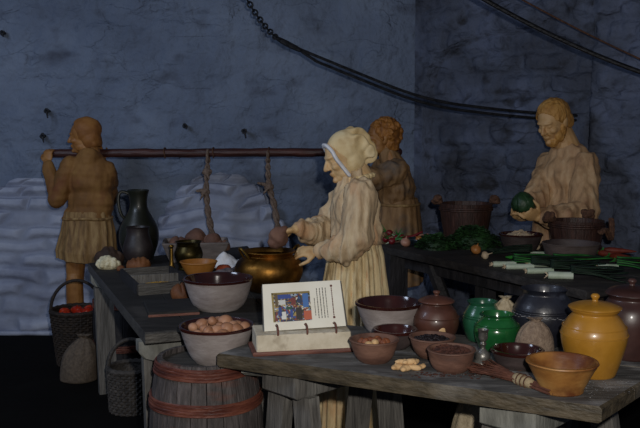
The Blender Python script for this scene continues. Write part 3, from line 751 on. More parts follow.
# picture: a frame of many small coloured figures, generic
M['pic'] = bpy.data.materials.new('painted_miniature'); M['pic'].use_nodes = True
nt = M['pic'].node_tree; N = nt.nodes; L = nt.links; bs = N['Principled BSDF']; bs.inputs['Roughness'].default_value = .5
tc = N.new('ShaderNodeTexCoord'); vo = N.new('ShaderNodeTexVoronoi'); vo.inputs['Scale'].default_value = 150; vo.distance = 'CHEBYCHEV'
nz = N.new('ShaderNodeTexNoise'); nz.inputs['Scale'].default_value = 40
mv = N.new('ShaderNodeMix'); mv.data_type = 'VECTOR'; mv.inputs['Factor'].default_value = .03
L.new(tc.outputs['Object'], nz.inputs['Vector']); L.new(tc.outputs['Object'], mv.inputs['A']); L.new(nz.outputs['Color'], mv.inputs['B']); L.new(mv.outputs['Result'], vo.inputs['Vector'])
sp = N.new('ShaderNodeSeparateColor'); L.new(vo.outputs['Color'], sp.inputs[0])
cr = N.new('ShaderNodeValToRGB'); cr.color_ramp.interpolation = 'CONSTANT'
pal = [hx('16284f'), hx('2a4a86'), hx('3a2f22'), hx('7c2f25'), hx('c9c5b4'), hx('1b3326'), hx('a08a4c'), hx('22345e'), hx('5c4033'), hx('8fa0b5')]
cr.color_ramp.elements[0].color = (*pal[0], 1); cr.color_ramp.elements[1].position = .1; cr.color_ramp.elements[1].color = (*pal[1], 1)
for i in range(2, 10): e = cr.color_ramp.elements.new(i / 10); e.color = (*pal[i], 1)
L.new(sp.outputs[0], cr.inputs['Fac']); L.new(cr.outputs['Color'], bs.inputs['Base Color'])
px0, px1, py0, py1 = -.113, .028, .030, .138
b = B(); b.prism([(px0, py0), (px1, py0), (px1, py1), (px0, py1)], 0, .0004); onpage(b).make('picture', M['pic'], pg, smooth=False)
def patch(x0, y0, x1, y1, col, h=.0007):
    k = 'paint_' + col
    if k not in M: M[k] = mat(k, [hx(col), hx(col)], 20, .5, 0)
    X = lambda s: px0 + (px1 - px0) * s; Y = lambda s: py0 + (py1 - py0) * s
    b = B(); b.prism([(X(x0), Y(y0)), (X(x1), Y(y0)), (X(x1), Y(y1)), (X(x0), Y(y1))], 0, h); onpage(b).make('painted_patch', M[k], pg, smooth=False)
for q in [(.0, .93, 1, 1, '7d6c3a'), (0, 0, .05, 1, '8a7a45'), (.16, .78, .5, .92, '24408a'), (.08, .52, .16, .95, '5a4a30'), (.18, .58, .35, .74, 'c4c6c4'), (.16, .2, .24, .5, '1f3a7c'), (.22, .08, .34, .34, 'd0d2cf'),
          (.8, .45, .95, .92, '3c6aa8'), (.8, .02, 1, .33, 'b4583c'), (.6, .05, .76, .45, '231c1a'), (.5, .55, .62, .8, '6d2a28'), (.36, .4, .5, .5, '1d4a38'), (.02, .03, .12, .14, '6d2a20'), (.45, .12, .52, .4, '23428c'), (.68, .6, .78, .75, '20304e')]: patch(*q)
rr = random.Random(8)
for col, (xx, y0, y1, wd) in enumerate([(.042, .045, .112, .0022), (.053, .035, .146, .0028), (.064, .035, .146, .0028), (.075, .035, .148, .0028), (.086, .035, .148, .0024), (.108, .035, .150, .0036)]):
    b = B(); y = y0
    while y < y1:
        ln = rr.uniform(.004, .012)
        b.prism([(xx, y), (xx + wd, y), (xx + wd, min(y + ln, y1)), (xx, min(y + ln, y1))], 0, .0004); y += ln + .0018
    onpage(b).make('text_line', M['ink'] if col < 5 else M['redink'], pg, smooth=False)
for yy in (.034, .152):
    b = B(); b.prism([(.106, yy - .003), (.114, yy - .003), (.114, yy + .004), (.106, yy + .004)], 0, .0005); onpage(b).make('ornament', M['redink'], pg, smooth=False)
for xx in (-.105, .0, .105):
    pa = [Vector((xx + .012, -.03 + .030 * math.cos(g), .078 + .020 * math.sin(g))) for g in [PI * (-.15 + 1.3 * k / 12) for k in range(13)]]
    B().tube(pa, .0038, 8, True).make('ring', M['redwood'], t, label='small brown binding ring')

# ------------------------------------------------------------------ barrel in front, bowl of eggs
def barrel(label, p, rt, rm, h, name='barrel', nst=22, m=None, mh=None, hoops=(.08, .30, .70, .93), top=True):
    m = m or M['stave']; mh = mh or M['hoop']
    t = thing(name, label, 'barrel', p)
    rad = lambda s: rt + (rm - rt) * (1 - (2 * s - 1) ** 2)
    for k in range(nst):
        a0, a1 = 2 * PI * k / nst + .008, 2 * PI * (k + 1) / nst - .008; vs = []; fs = []; n = 12
        for i in range(n + 1):
            s = i / n; r = rad(s)
            for a, q in ((a0, 0), ((a0 + a1) / 2, .0015), (a1, 0), (a1, -.016), (a0, -.016)):
                vs.append((math.cos(a) * (r + q), math.sin(a) * (r + q), h * s))
        for i in range(n):
            for j in range(5): fs.append((i * 5 + j, i * 5 + (j + 1) % 5, (i + 1) * 5 + (j + 1) % 5, (i + 1) * 5 + j))
        fs.append((4, 3, 2, 1, 0)); fs.append(tuple(n * 5 + j for j in range(5)))
        B().add(vs, fs).make('stave', m, t)
    B().lathe([(.002, h - .04), (rt - .012, h - .04), (rt - .012, h - .022), (.002, h - .022)], 40).make('head', M['tabled'], t)
    for s in hoops:
        b = B()
        for q in (-.016, -.005, .006, .017):
            z = h * s + q; r = rad(z / h) + .003 + R.uniform(0, .002)
            b.tube([(math.cos(a) * r, math.sin(a) * r, z + .002 * math.sin(3 * a + s * 9)) for a in [2 * PI * k / 48 for k in range(48)]], .0066, 6, closed=True)
        b.make('hoop', mh, t)
    return t
HB = .70
barrel('grey stave barrel with red-brown hoops in the foreground, under the bowl of eggs', (-.435, 3.205, 0), .180, .218, HB, hoops=(.12, .40, .775, .955))
ep = Vector((-.390, 3.195, HB - .022))
eb = bowl('pale clay bowl of brown eggs standing on the barrel head', 0, 0, ep.z, .138, .140, .080, M['clay'], M['gldark'], 9, p=ep, rim=1, curve=.6)
egg0 = None; rr = random.Random(21)
spots_ = []
for k in range(26):
    q = .0222 * math.sqrt(k + .3); a = k * 2.39996
    if q > .108: break
    spots_.append((q * math.cos(a), q * math.sin(a)))
for k, (x, y) in enumerate(spots_):
    rd_ = math.hypot(x, y)
    if egg0 is None: egg0 = ovoid(.0235, 1.2, 0, 0.0).make('brown_egg', M['egg']); o = egg0
    else: o = egg0.copy(); COL.objects.link(o)
    s = rr.uniform(.70, 1.14) * (1.12 if y > .02 and abs(x) < .07 else .95)
    o.location = ep + Vector((x, y, .103 + .034 * (1 - rd_ / .11) + .010 * (k % 2) + (.010 if y > 0 else 0))); o.scale = (s, s, s)
    o.rotation_euler = (rr.uniform(.8, 2.2), rr.uniform(-.5, .5), rr.uniform(0, 6))
    tag(o, 'brown egg heaped in the clay bowl on the barrel', 'egg', 'brown eggs in the clay bowl')

# ------------------------------------------------------------------ left table goods
bowl('big pale crock with shiny dark red inside, at the near end of the left table', 0, 0, H, .152, .138, .092, M['clay'], M['gldark'], 10, p=Vector((-.452, 3.77, H)), rim=1, curve=.5, name='crock', cat='crock')
# copper cauldron
cp = Vector((-.252, 4.20, H))
t = thing('copper_pot', 'round copper cauldron with flared rim held by the bonneted woman', 'pot', cp)
pr = smooth_prof([(.07, 0), (.098, .005), (.146, .04), (.168, .09), (.162, .135), (.132, .168), (.118, .178), (.128, .192), (.132, .197)], 4)
B().lathe([(.002, 0)] + pr + [(.130, .200), (.122, .196), (.110, .178), (.124, .162), (.152, .132), (.158, .09), (.138, .044), (.09, .014), (.002, .01)], 56, None, .01).make('body', M['copper'], t)
for s, aa in ((1, 0.35), (-1, PI + .5)):
    c = Vector((math.cos(aa) * .124, math.sin(aa) * .124, .175)); n_ = Vector((math.cos(aa), math.sin(aa), 0)); tt = Vector((-n_.y, n_.x, 0))
    path = [c + tt * .035 * math.cos(g) + (n_ * .030 + Vector((0, 0, .045))) * math.sin(g) for g in [PI * k / 10 for k in range(11)]]
    B().tube(path, .006, 8, True).make('handle', M['brass'], t)

# black-green jug
jp = Vector((-1.112, 5.25, H)); 
t = thing('jug', 'tall black-green jug with a loop handle at the far end of the left table', 'jug', jp, 0)
pr = smooth_prof([(.075, 0), (.085, .01), (.112, .08), (.121, .14), (.112, .20), (.080, .262), (.058, .305), (.052, .34), (.056, .385), (.064, .415), (.066, .425)], 4)
B().lathe([(.002, 0)] + pr + [(.060, .427), (.052, .415), (.044, .36), (.044, .30), (.002, .28)], 48, None, .02).make('body', M['gloak'], t)
path = bez(Vector((-.055, 0, .40)), Vector((-.135, -.01, .45)), Vector((-.118, -.01, .33)), 10) + bez(Vector((-.118, -.01, .33)), Vector((-.112, -.01, .27)), Vector((-.085, 0, .25)), 6)[1:]
B().tube(path, .0125, 10, True, .8).make('handle', M['gloak'], t)
jar('small dark brown pot standing just in front of the tall jug', (-1.075, 5.04, H), [(.06, 0), (.068, .01), (.086, .06), (.088, .10), (.074, .15), (.064, .185), (.066, .215), (.071, .222)], M['blackpot'], name='pot', cat='pot')

# loaves and curd at the far corner
def loaf(name, label, p, r, m, rz=0, cuts=0, seed=0, cat='bread', group=None, wob=.15):
    b = B(); b.ell((0, 0, r[2] * .55), r, None, 36, 18)
    for i, v in enumerate(b.v):
        k = 1 + wob * noise.noise((v.x * 14 + seed, v.y * 14, v.z * 14)) 
        z = max(0, v.z * k)
        for c in range(cuts):
            xx = (c + .5) / cuts * 2 - 1
            dd = v.x / r[0] - xx * .8 + v.y * 3
            z -= .010 * math.exp(-(dd * 9) ** 2) * (1 if v.z > r[2] * .6 else 0)
        b.v[i] = Vector((v.x * k, v.y * k, max(0, z)))
    o = b.make(name, m); o.location = p; o.rotation_euler = (0, 0, rz)
    return tag(o, label, cat, group)
loaf('loaf', 'dark crusty loaf lying behind the white curd at the table corner', (-1.235, 4.985, H), (.085, .06, .07), M['crust'], .3, 3, 1)
t = None
b = B()
for k in range(60):
    a = R.uniform(0, 2 * PI); q = math.sqrt(R.random()); s = R.uniform(.012, .022)
    b.ell((math.cos(a) * q * .062, math.sin(a) * q * .04, .012 + .045 * (1 - q * q) ** .6 + R.uniform(-.005, .005)), (s, s, s), None, 9, 6)
b.ell((0, 0, .02), (.065, .044, .035))
me = b.fuse(.004, 1); o = link_mesh('cauliflower', me, M['curd']); o.location = (-1.215, 4.87, H)
tag(o, 'creamy white cauliflower head at the far left corner of the table', 'cauliflower')
loaf('pie', 'orange-brown crusted pie beside the cauliflower', (-1.03, 4.83, H), (.072, .055, .048), M['pie'], .1, 4, 5, 'pie')
loaf('bread_crust', 'small torn bread piece between cauliflower and pie', (-1.125, 4.80, H), (.024, .020, .022), M['pie'], .5, 0, 8)
# stone trough with rolls
tp = Vector((-.755, 5.18, H)); t = thing('trough', 'pale stone trough heaped with dark bread rolls', 'trough', tp, math.radians(8))
b = B(); vs = []
rect = lambda w, d, z: [(-w / 2, -d / 2, z), (w / 2, -d / 2, z), (w / 2, d / 2, z), (-w / 2, d / 2, z)]
vs = rect(.30, .20, 0) + rect(.40, .28, .125) + rect(.36, .24, .125) + rect(.28, .18, .03)
fs = [(3, 2, 1, 0), (12, 13, 14, 15)]
for k in range(3):
    for i in range(4): j = (i + 1) % 4; fs.append((k * 4 + i, k * 4 + j, k * 4 + 4 + j, k * 4 + 4 + i))
b.add(vs, fs); me = b.fuse(.006, 3); link_mesh('body', me, M['claygrey'], t)
for k, (x, y, z, s, lab) in enumerate([(-.10, -.01, .09, 1.0, 'dark round bread roll at the left of the heaped trough'), (-.0, .03, .125, 1.1, 'dark round bread roll topmost in the heaped trough'),
                                      (.10, .02, .105, 1.0, 'dark round bread roll right of the topmost roll in the trough'), (.165, -.02, .085, .8, 'dark bread roll at the right end of the trough'), (.03, -.07, .075, .9, 'dark bread roll at the front of the trough behind the bronze mortar')]):
    loaf('bread_roll', lab, tp + Vector((x, y, z - .02)), (.062 * s, .056 * s, .052 * s), M['roll'], k, 1, k * 3, 'bread', 'rolls in the stone trough')
# bronze mortar and pestle
mp_ = Vector((-.745, 4.84, H)); 
jar('dark bronze mortar with flared rim before the bread trough', mp_, [(.055, 0), (.060, .008), (.058, .02), (.074, .06), (.080, .095), (.068, .13), (.062, .142), (.072, .158), (.078, .162)], M['brassd'], name='mortar', cat='mortar')
t = thing('pestle', 'brass pestle standing upright at the left of the bronze mortar', 'pestle', mp_ + Vector((-.090, -.05, 0)))
B().lathe(smooth_prof([(.001, 0), (.018, .002), (.020, .02), (.012, .04), (.0095, .12)]), 18).make('head', M['brass'], t)
B().lathe(smooth_prof([(.0095, .118), (.009, .13), (.014, .14), (.010, .148), (.001, .150)]), 18).make('grip', M['brass'], t)
ob = bowl('orange turned wooden bowl in the middle of the left table', 0, 0, H, .098, .085, .05, M['bowlorange'], M['bowlorange'], 12, p=Vector((-.655, 4.60, H)), curve=.6, th=.01)
b = B(); vs = []; fs = []; n = 22
for j in range(n + 1):
    for i in range(n + 1):
        x, y = (i / n - .5) * .26, (j / n - .5) * .2
        z = .075 * math.exp(-((x / .07) ** 2 + (y / .06) ** 2)) + .02 + .022 * noise.noise((x * 16, y * 16, 1)) + .012 * noise.noise((x * 40, y * 40, 2))
        vs.append((x, y, max(.003, z)))
w = n + 1
for j in range(n):
    for i in range(n): fs.append((j * w + i, j * w + i + 1, (j + 1) * w + i + 1, (j + 1) * w + i))
me = bpy.data.meshes.new('c'); me.from_pydata(vs, [], fs); o = link_mesh('cloth', me, M['whitecloth']); o.location = (-.54, 4.86, H); o.rotation_euler = (0, 0, .4)
md = o.modifiers.new('thick', 'SOLIDIFY'); md.thickness = .003
tag(o, 'crumpled white linen cloth beside the copper pot', 'cloth')
b = B().lathe(smooth_prof([(.001, 0), (.042, .003), (.046, .03), (.03, .055), (.001, .06)]), 24, None, .12, 3); o = b.make('terracotta_pot', M['terracotta']); o.location = (-.525, 4.64, H)
tag(o, 'orange terracotta lump in front of the white cloth', 'pot')
b = B(); b.ell((0, 0, .035), (.085, .045, .04)); b.ell((.07, .01, .05), (.04, .03, .03)); b.ell((-.07, 0, .03), (.04, .035, .03)); b.cap((.08, 0, .05), (.13, .03, .03), .016, .01)
me = b.fuse(.005, 3, lambda v: .008 * noise.noise(v * 40)); o = link_mesh('plucked_fowl', me, M['greymeat']); o.location = (-.485, 4.42, H); o.rotation_euler = (0, 0, .5)
tag(o, 'small grey plucked fowl behind the big pale crock', 'fowl')
# compartment tray
tp = at(150, 279, H); t = thing('wooden_tray', 'dark wooden tray in compartments with yellow grain, on the left table', 'tray', (-.845, 4.35, H), math.radians(22))
bw, bd, hh = .26, .50, .055
B().box((0, 0, .005), (bw, bd, .010), None, .002).make('bottom', M['dkwood'], t)
for (c, d_) in (((-bw / 2, 0, hh / 2), (.014, bd, hh)), ((bw / 2, 0, hh / 2), (.014, bd, hh)), ((0, -bd / 2, hh / 2), (bw, .014, hh)), ((0, bd / 2, hh / 2), (bw, .014, hh))):
    B().box(c, d_, None, .003).make('side', M['tabled'] if d_[0] > .1 else M['dkwood'], t)
B().box((0, .02, hh / 2), (bw - .014, .014, hh - .004), None, .003).make('divider', M['greywood'], t)
for y, lab in ((.13, 'yellow grain in the far compartment of the wooden tray'), (-.11, 'yellow grain in the near compartment of the wooden tray')):
    b = B(); rr = random.Random(int(y * 100)); 
    b.ell((0, 0, 0), (bw * .40, .085, .016))
    for k in range(220):
        a = rr.uniform(0, 2 * PI); q = math.sqrt(rr.random())
        b.ell((math.cos(a) * q * bw * .42, math.sin(a) * q * .09, .003 + .014 * (1 - q * q)), (.004, .003, .003), None, 5, 4)
    o = b.make('grain', M['grain']); o.location = t.matrix_basis @ Vector((0, y, .012)); o.rotation_euler = (0, 0, math.radians(22))
    tag(o, lab, 'grain', kind='stuff')
t = thing('chopping_board', 'flat dark board with reddish edge near the corner of the left table', 'board', (-.66, 3.74, H), math.radians(16))
B().box((0, 0, .011), (.215, .27, .022), None, .004).make('board', M['tabledk'], t)
B().box((0, -.1365, .006), (.217, .006, .010), None, .002).make('edge_strip', M['redwood'], t, label='reddish edge strip')
loaf('bread_heel', 'orange-brown loaf end tucked behind the big pale crock', (-.655, 3.98, H), (.045, .05, .05), M['pie'], .2, 1, 3)

# ------------------------------------------------------------------ under the left table
def basket(label, p, rt, rb, h, m, handle=None, name='basket'):
    t = thing(name, label, 'basket', p)
    b = B(); nr = int(h / .016)
    ns = 22
    for k in range(nr):
        z = .008 + h * k / nr; r = rb + (rt - rb) * (z / h)
        b.tube([(math.cos(a) * (r + .006 * (1 if (i + k) % 2 else -1)), math.sin(a) * (r + .006 * (1 if (i + k) % 2 else -1)), z) for i, a in enumerate([2 * PI * i / (ns * 2) for i in range(ns * 2)])], .0085, 6, closed=True)
    b.lathe([(.002, .002), (rb, .002), (rb + .004, .012), (.002, .012)], 24)
    b.lathe([(rb - .004, .004), (rt - .004, h), (rt - .010, h), (rb - .010, .006), (rb - .004, .004)], 44)
    b.make('weave', m, t)
    b = B()
    for i in range(ns):
        a = 2 * PI * i / ns; b.tube([(math.cos(a) * rb, math.sin(a) * rb, .004), (math.cos(a) * rt, math.sin(a) * rt, h)], .006, 6)
    b.make('stakes', m, t)
    B().tube([(math.cos(a) * rt, math.sin(a) * rt, h + .004 * (i % 2)) for i, a in enumerate([2 * PI * i / 44 for i in range(44)])], .015, 8, closed=True).make('rim', m, t)
    if handle:
        B().tube([(math.cos(handle[1]) * rt * math.cos(g), math.sin(handle[1]) * rt * math.cos(g), h + handle[0] * math.sin(g)) for g in [PI * k / 20 for k in range(21)]], .011, 8, True).make('handle', m, t)
    return t
bk = Vector((-1.615, 5.62, 0))
basket('dark wicker basket with hoop handle holding red apples, by the left porter legs', bk, .165, .125, .36, M['wicker'], (.20, .2))
ap0 = None; rr = random.Random(2)
for k, (x, y, z) in enumerate([(-.05, -.08, .335), (.05, -.07, .345), (.11, 0, .335), (0, .02, .35), (-.09, .03, .335), (.06, .08, .34), (-.03, .1, .335), (.09, -.075, .36)]):
    if ap0 is None:
        ap0 = thing('apple', '', 'apple', (0, 0, 0))
        B().lathe([(.002, -.026), (.012, -.030), (.028, -.022), (.038, .002), (.034, .022), (.018, .032), (.006, .027), (.002, .024)], 22, None, .05).make('flesh', M['appler'], ap0)
        B().tube([(0, 0, .024), (.003, 0, .036), (.007, 0, .043)], .002, 6).make('stem', M['wicker'], ap0)
        o = ap0
    else: o = copy_tree(ap0)
    o.location = bk + Vector((x, y, z)); o.rotation_euler = (rr.uniform(-.6, .6), rr.uniform(-.6, .6), rr.uniform(0, 6))
    o['label'] = 'red apple lying in the dark wicker basket'; o['group'] = 'apples in the wicker basket'
sack('dull brown sack on the floor in front of the apple basket', (-1.50, 5.22, 0), .115, .29, M['sackdim'], 5, .75, True, .4)
barrel('dark cask with red hoops half hidden behind the left table leg', (-1.25, 5.42, 0), .155, .20, .64, m=M['dkwood'], mh=M['hoop'], hoops=(.1, .3, .72, .92))
basket('grey wicker basket with thin arched handle under the left table', (-1.045, 4.66, 0), .125, .115, .24, M['wickerg'], (.16, .1))

# ------------------------------------------------------------------ people
class Fig:
    """a person built from joints; body is one grown skin, clothes are children"""
    def __init__(s, label, base):
        s.base = Vector(base); s.root = thing('person', label, 'person', base); s.b = B()
    def loc(s, p): return Vector(p) - s.base
    def frame(s, fwd):
        f = Vector(fwd); f.normalize(); up = Vector((0, 0, 1)); l = up.cross(f).normalized(); u = f.cross(l).normalized()
        return Matrix((f, l, u)).transposed()            # columns: forward, left, up
    def finish(s, m, voxel=.0055):
        me = s.b.fuse(voxel, 2); return link_mesh('body', me, m, s.root)
    def head(s, b, c, fr_, k=1.0, ears=True):
        """face looking along the frame's forward axis; c is the skull centre (world)"""
        c = s.loc(c); F = fr_
        e = lambda p, r: b.ell(c + F @ (Vector(p) * k), tuple(x * k for x in r), F, 20, 14)
        e((-.008, 0, .022), (.098, .076, .090))           # skull
        e((.022, 0, -.032), (.070, .062, .078))           # face
        e((.052, 0, -.088), (.034, .036, .030))           # chin and jaw
        e((.020, .034, -.070), (.045, .026, .034)); e((.020, -.034, -.070), (.045, .026, .034))
        e((.072, 0, .024), (.026, .052, .014))            # brow
        b.cap(c + F @ (Vector((.088, 0, .014)) * k), c + F @ (Vector((.113, 0, -.026)) * k), .0085 * k, .0125 * k)   # nose
        for sd_ in (-1, 1):
            e((.101, .012 * sd_, -.030), (.010, .008, .008))
            e((.071, .030 * sd_, .002), (.015, .014, .0105))     # lids
            e((.062, .040 * sd_, -.026), (.026, .022, .020))     # cheek
            if ears: e((-.006, .078 * sd_, -.012), (.020, .010, .032)); e((-.012, .084 * sd_, .002), (.016, .008, .018))   # ear
        e((.090, 0, -.056), (.014, .024, .0065)); e((.088, 0, -.067), (.013, .020, .0065))    # lips
        e((.086, 0, -.094), (.016, .018, .014))
        b.cap(c + F @ (Vector((-.03, 0, -.03)) * k), c + F @ (Vector((-.045, 0, -.13)) * k), .052 * k, .054 * k)
    def hand(s, b, wrist, d, n, curl=.7, k=1.0, thumb=1):
        """d points from wrist to knuckles, n is the palm's facing; fingers curl towards n"""
        w = s.loc(wrist); d = Vector(d).normalized(); n = Vector(n); n = (n - d * n.dot(d)).normalized(); sd_ = d.cross(n) * thumb
        F = Matrix((d, sd_, n)).transposed()
        b.ell(w + d * .045 * k, (.052 * k, .040 * k, .016 * k), F)
        for i, (off, ln) in enumerate(((.030, .92), (.010, 1.05), (-.011, 1.0), (-.031, .78))):
            p = w + d * .078 * k + sd_ * off * k; ang = .12; r = .0092 * k
            for j, l in enumerate((.036, .025, .020)):
                ang += curl * (1.0 if j else .75)
                q = p + (d * math.cos(ang) + n * math.sin(ang) + sd_ * off * .4) * l * ln * k
                b.cap(p, q, r, r * .9, 8); p = q; r *= .88
        p = w + d * .022 * k + sd_ * .032 * k; dirs = [d * .6 + sd_ * .7 + n * .35, d * .8 + sd_ * .2 + n * .6 * curl, d * .7 - sd_ * .1 + n * .9 * curl]
        for j, (v, l) in enumerate(zip(dirs, (.036, .028, .022))):
            q = p + v.normalized() * l * k; b.cap(p, q, (.012 - .0015 * j) * k, (.011 - .0015 * j) * k, 8); p = q
def folds(amp, sx, sz, seed=0, extra=.0):
    def f(v):
        n1 = noise.noise((v.x * sx + seed, v.y * sx, v.z * sz)); n2 = noise.noise((v.x * sx * 2.1, v.y * sx * 2.1 + seed, v.z * sz * 1.7))
        n3 = noise.noise((v.x * 7 + seed, v.y * 7, v.z * 24))
        return amp * (-abs(n1) * 1.6 + .5 + .5 * n2) + extra * n3
    return f
def skirt(fig, name, rings, m, pleats, amp, seed=0, th=.006, drift=.6, nz_=60, hem=0.0):
    """rings: (z, cx, cy, rx, ry) from top to hem, local; deep vertical folds that grow towards the hem"""
    n = 200; vs = []; fs = []
    zs = [r[0] for r in rings]
    def samp(t):
        x = t * (len(rings) - 1); i = min(int(x), len(rings) - 2); f = x - i; f = f * f * (3 - 2 * f) if False else f
        return [rings[i][q] * (1 - f) + rings[i + 1][q] * f for q in range(5)]
    for j in range(nz_ + 1):
        t = j / nz_; z, cx, cy, rx, ry = samp(t)
        for i in range(n):
            a = 2 * PI * i / n
            ph = drift * noise.noise((math.cos(a) * 2, math.sin(a) * 2, t * 1.5 + seed)) * 3
            g = math.sin(a * pleats + ph) * .6 + math.sin(a * pleats * .53 + 1.7 + ph * .6) * .5
            k = 1 + amp * g * min(1, .35 + t) + .03 * noise.noise((math.cos(a) * 3, math.sin(a) * 3, t * 3 + seed))
            dz = hem * math.sin(a * 2 + 1) * t
            vs.append((cx + math.cos(a) * rx * k, cy + math.sin(a) * ry * k, z + dz))
    for j in range(nz_):
        for i in range(n):
            i2 = (i + 1) % n; fs.append((j * n + i, j * n + i2, (j + 1) * n + i2, (j + 1) * n + i))
    me = bpy.data.meshes.new(name); me.from_pydata(vs, [], fs)
    bm = bmesh.new(); bm.from_mesh(me); bmesh.ops.recalc_face_normals(bm, faces=bm.faces); bm.to_mesh(me); bm.free()
    o = link_mesh(name, me, m, fig.root); md = o.modifiers.new('cloth', 'SOLIDIFY'); md.thickness = th
    return o

# ---- the woman in the bonnet (faces left)
wy = 4.32
f = Fig('woman in cream bonnet and pleated cream dress leaning over the copper pot', (.17, wy, 0))
hc = ad(344.5, 156, wy); hf = f.frame((-1, -.20, -.42))
sh = ad(354, 190, wy)                                     # between the shoulders
nearS = Vector((sh.x + .025, wy - .165, sh.z - .01)); farS = Vector((sh.x - .01, wy + .165, sh.z + .0))
nE = ad(357, 237, wy - .22); nW = ad(318, 252, wy - .16); 
fE = ad(330, 225, wy + .18); fW = ad(296, 229, 4.25)
b = f.b; l = f.loc
f.head(b, hc, hf, 1.02, False)
b.cap(l(hc) + Vector((.05, 0, -.07)), l(sh) + Vector((.0, 0, .02)), .054, .066)
b.ell(l(sh) + Vector((.005, 0, -.12)), (.105, .165, .175)); b.ell(l(sh) + Vector((.02, 0, -.30)), (.105, .135, .15)); b.ell((.0, 0, .92), (.115, .16, .14))
for S_, E_, W_ in ((nearS, nE, nW), (farS, fE, fW)):
    b.cap(l(S_), l(E_), .050, .040); b.cap(l(E_), l(W_), .040, .026)
f.hand(b, nW, Vector((-1, .15, .02)), (0, .6, -.8), .55, .98, 1)
f.hand(b, fW, Vector((-1, -.1, -.25)), (0, -.2, -1), .75, .98, -1)
for s in (-1, 1):
    b.cap((.0, .09 * s, .88), (.0, .095 * s, .47), .082, .055); b.cap((0, .095 * s, .47), (.01, .095 * s, .08), .055, .036); b.ell((-.05, .095 * s, .035), (.115, .042, .036))
f.finish(M['skinw'])
# bodice with full sleeves
b = B()
b.ell(l(sh) + Vector((.004, 0, -.095)), (.118, .175, .155)); b.ell(l(sh) + Vector((.0, 0, -.02)), (.085, .150, .065)); b.ell(l(sh) + Vector((.012, 0, -.22)), (.125, .160, .15))
wz = ad(350, 243, wy).z
b.ell((.025, 0, wz + .04), (.118, .148, .10))
b.cap(l(hc) + Vector((.05, 0, -.10)), l(sh) + Vector((.0, 0, .0)), .062, .085)
def sleeve(b, S_, E_, W_, r0, r1, r2, droop=.03):
    S_, E_, W_ = l(S_), l(E_), l(W_)
    b.tube([S_, S_ * .6 + E_ * .4, E_], [r0, r1, r1 * 1.02], 18, True)
    m1 = E_ * .55 + W_ * .45 - Vector((0, 0, droop))
    b.tube([E_, m1, E_ * .2 + W_ * .8 - Vector((0, 0, droop * .4)), W_], [r1, r1 * .98, r1 * .72, r2], 18, True)
nCuff = nE * .12 + nW * .88; fCuff = fE * .12 + fW * .88
sleeve(b, nearS, nE, nCuff, .078, .072, .038, .040); sleeve(b, farS, fE, fCuff, .078, .072, .038, .035)
me = b.fuse(.0065, 4, folds(.024, 19, 4.0, 3, .005)); link_mesh('bodice', me, M['bodice'], f.root)
skirt(f, 'skirt', [(wz + .05, .012, 0, .116, .145), (wz, .012, 0, .120, .15), (wz - .06, .012, 0, .138, .175), (wz - .25, .008, 0, .165, .215), (wz - .6, .008, 0, .195, .26), (.03, .008, 0, .215, .29)], M['dress'], 30, .075, 2)
B().tube([(.012 + .122 * math.cos(a), .152 * math.sin(a), wz + .012 + .004 * math.sin(5 * a)) for a in [2 * PI * k / 40 for k in range(40)]], .012, 8, closed=True).make('waistband', M['bodice'], f.root)
# neck frill
nk = l(hc) + hf @ Vector((-.030, 0, -.125)); ax = (hf @ Vector((-.25, 0, 1))).normalized(); u1 = ax.cross(Vector((0, 1, 0))).normalized(); u2 = ax.cross(u1)
B().tube([nk + (u1 * math.cos(a) + u2 * math.sin(a)) * (.070 + .005 * math.sin(a * 16)) for a in [2 * PI * k / 96 for k in range(96)]], .013, 8, closed=True).make('collar', M['bonnet'], f.root)
# bonnet: close cap, rolled brim, gathered pouch behind
b = B(); c = l(hc); e = lambda p, r: b.ell(c + hf @ (Vector(p) * .95), tuple(x * .95 for x in r), hf, 24, 16)
e((-.022, 0, .034), (.108, .092, .104)); e((-.030, 0, -.03), (.085, .088, .088)); e((-.01, 0, -.055), (.065, .084, .06)); e((-.06, 0, .05), (.088, .088, .085)); e((-.112, 0, -.02), (.052, .070, .066)); e((-.09, 0, .03), (.062, .078, .07))
def bon(v):
    q = hf.transposed() @ (v - c)
    return -.004 + (.016 * math.sin(q.y * 110 + 6 * noise.noise(v * 12)) * max(0, min(1, (-q.x - .05) * 14)) + .006 * noise.noise(v * 30) * max(0, min(1, (-q.x) * 8)))
me = b.fuse(.0045, 3, bon)
# cut the face opening
bedge = lambda z: .058 - .30 * max(0, .02 - z) + .30 * max(0, z - .05)
bm = bmesh.new(); bm.from_mesh(me)
kill = []
for v in bm.verts:
    q = hf.transposed() @ (v.co - c)
    if q.x > bedge(q.z): kill.append(v)
    elif q.z < -.098: kill.append(v)
bmesh.ops.delete(bm, geom=kill, context='VERTS'); bm.to_mesh(me); bm.free()
o = link_mesh('bonnet', me, M['bonnet'], f.root); md = o.modifiers.new('cloth', 'SOLIDIFY'); md.thickness = .004
pts = []
for k in range(25):
    g = -1 + 2 * k / 24; z_ = -.085 + .172 * math.cos(abs(g) ** 1.3 * PI / 2) ** .8 if abs(g) < 1 else -.085
    y_ = .083 * math.sin(g * PI / 2) / abs(math.sin(g * PI / 2) or 1) * min(1, abs(g) * 1.55) ** .75
    pts.append(c + hf @ Vector((bedge(z_) + .004, y_, z_)))
B().tube(pts, .0125, 8, True, .8).make('brim', M['whitecloth'], f.root, label='white brim of the bonnet')

# ---- lump of bread in her far hand
p = ad(279, 237, 4.235)
b = B(); b.ell((0, 0, 0), (.050, .045, .052)); b.ell((.02, 0, .028), (.032, .036, .026)); b.ell((-.02, .0, -.028), (.036, .036, .030))
me = b.fuse(.004, 3, lambda v: .008 * noise.noise(v * 28)); o = link_mesh('bread_lump', me, M['roll']); o.location = p
tag(o, 'brown lump of bread held over the mouth of the copper pot', 'bread')

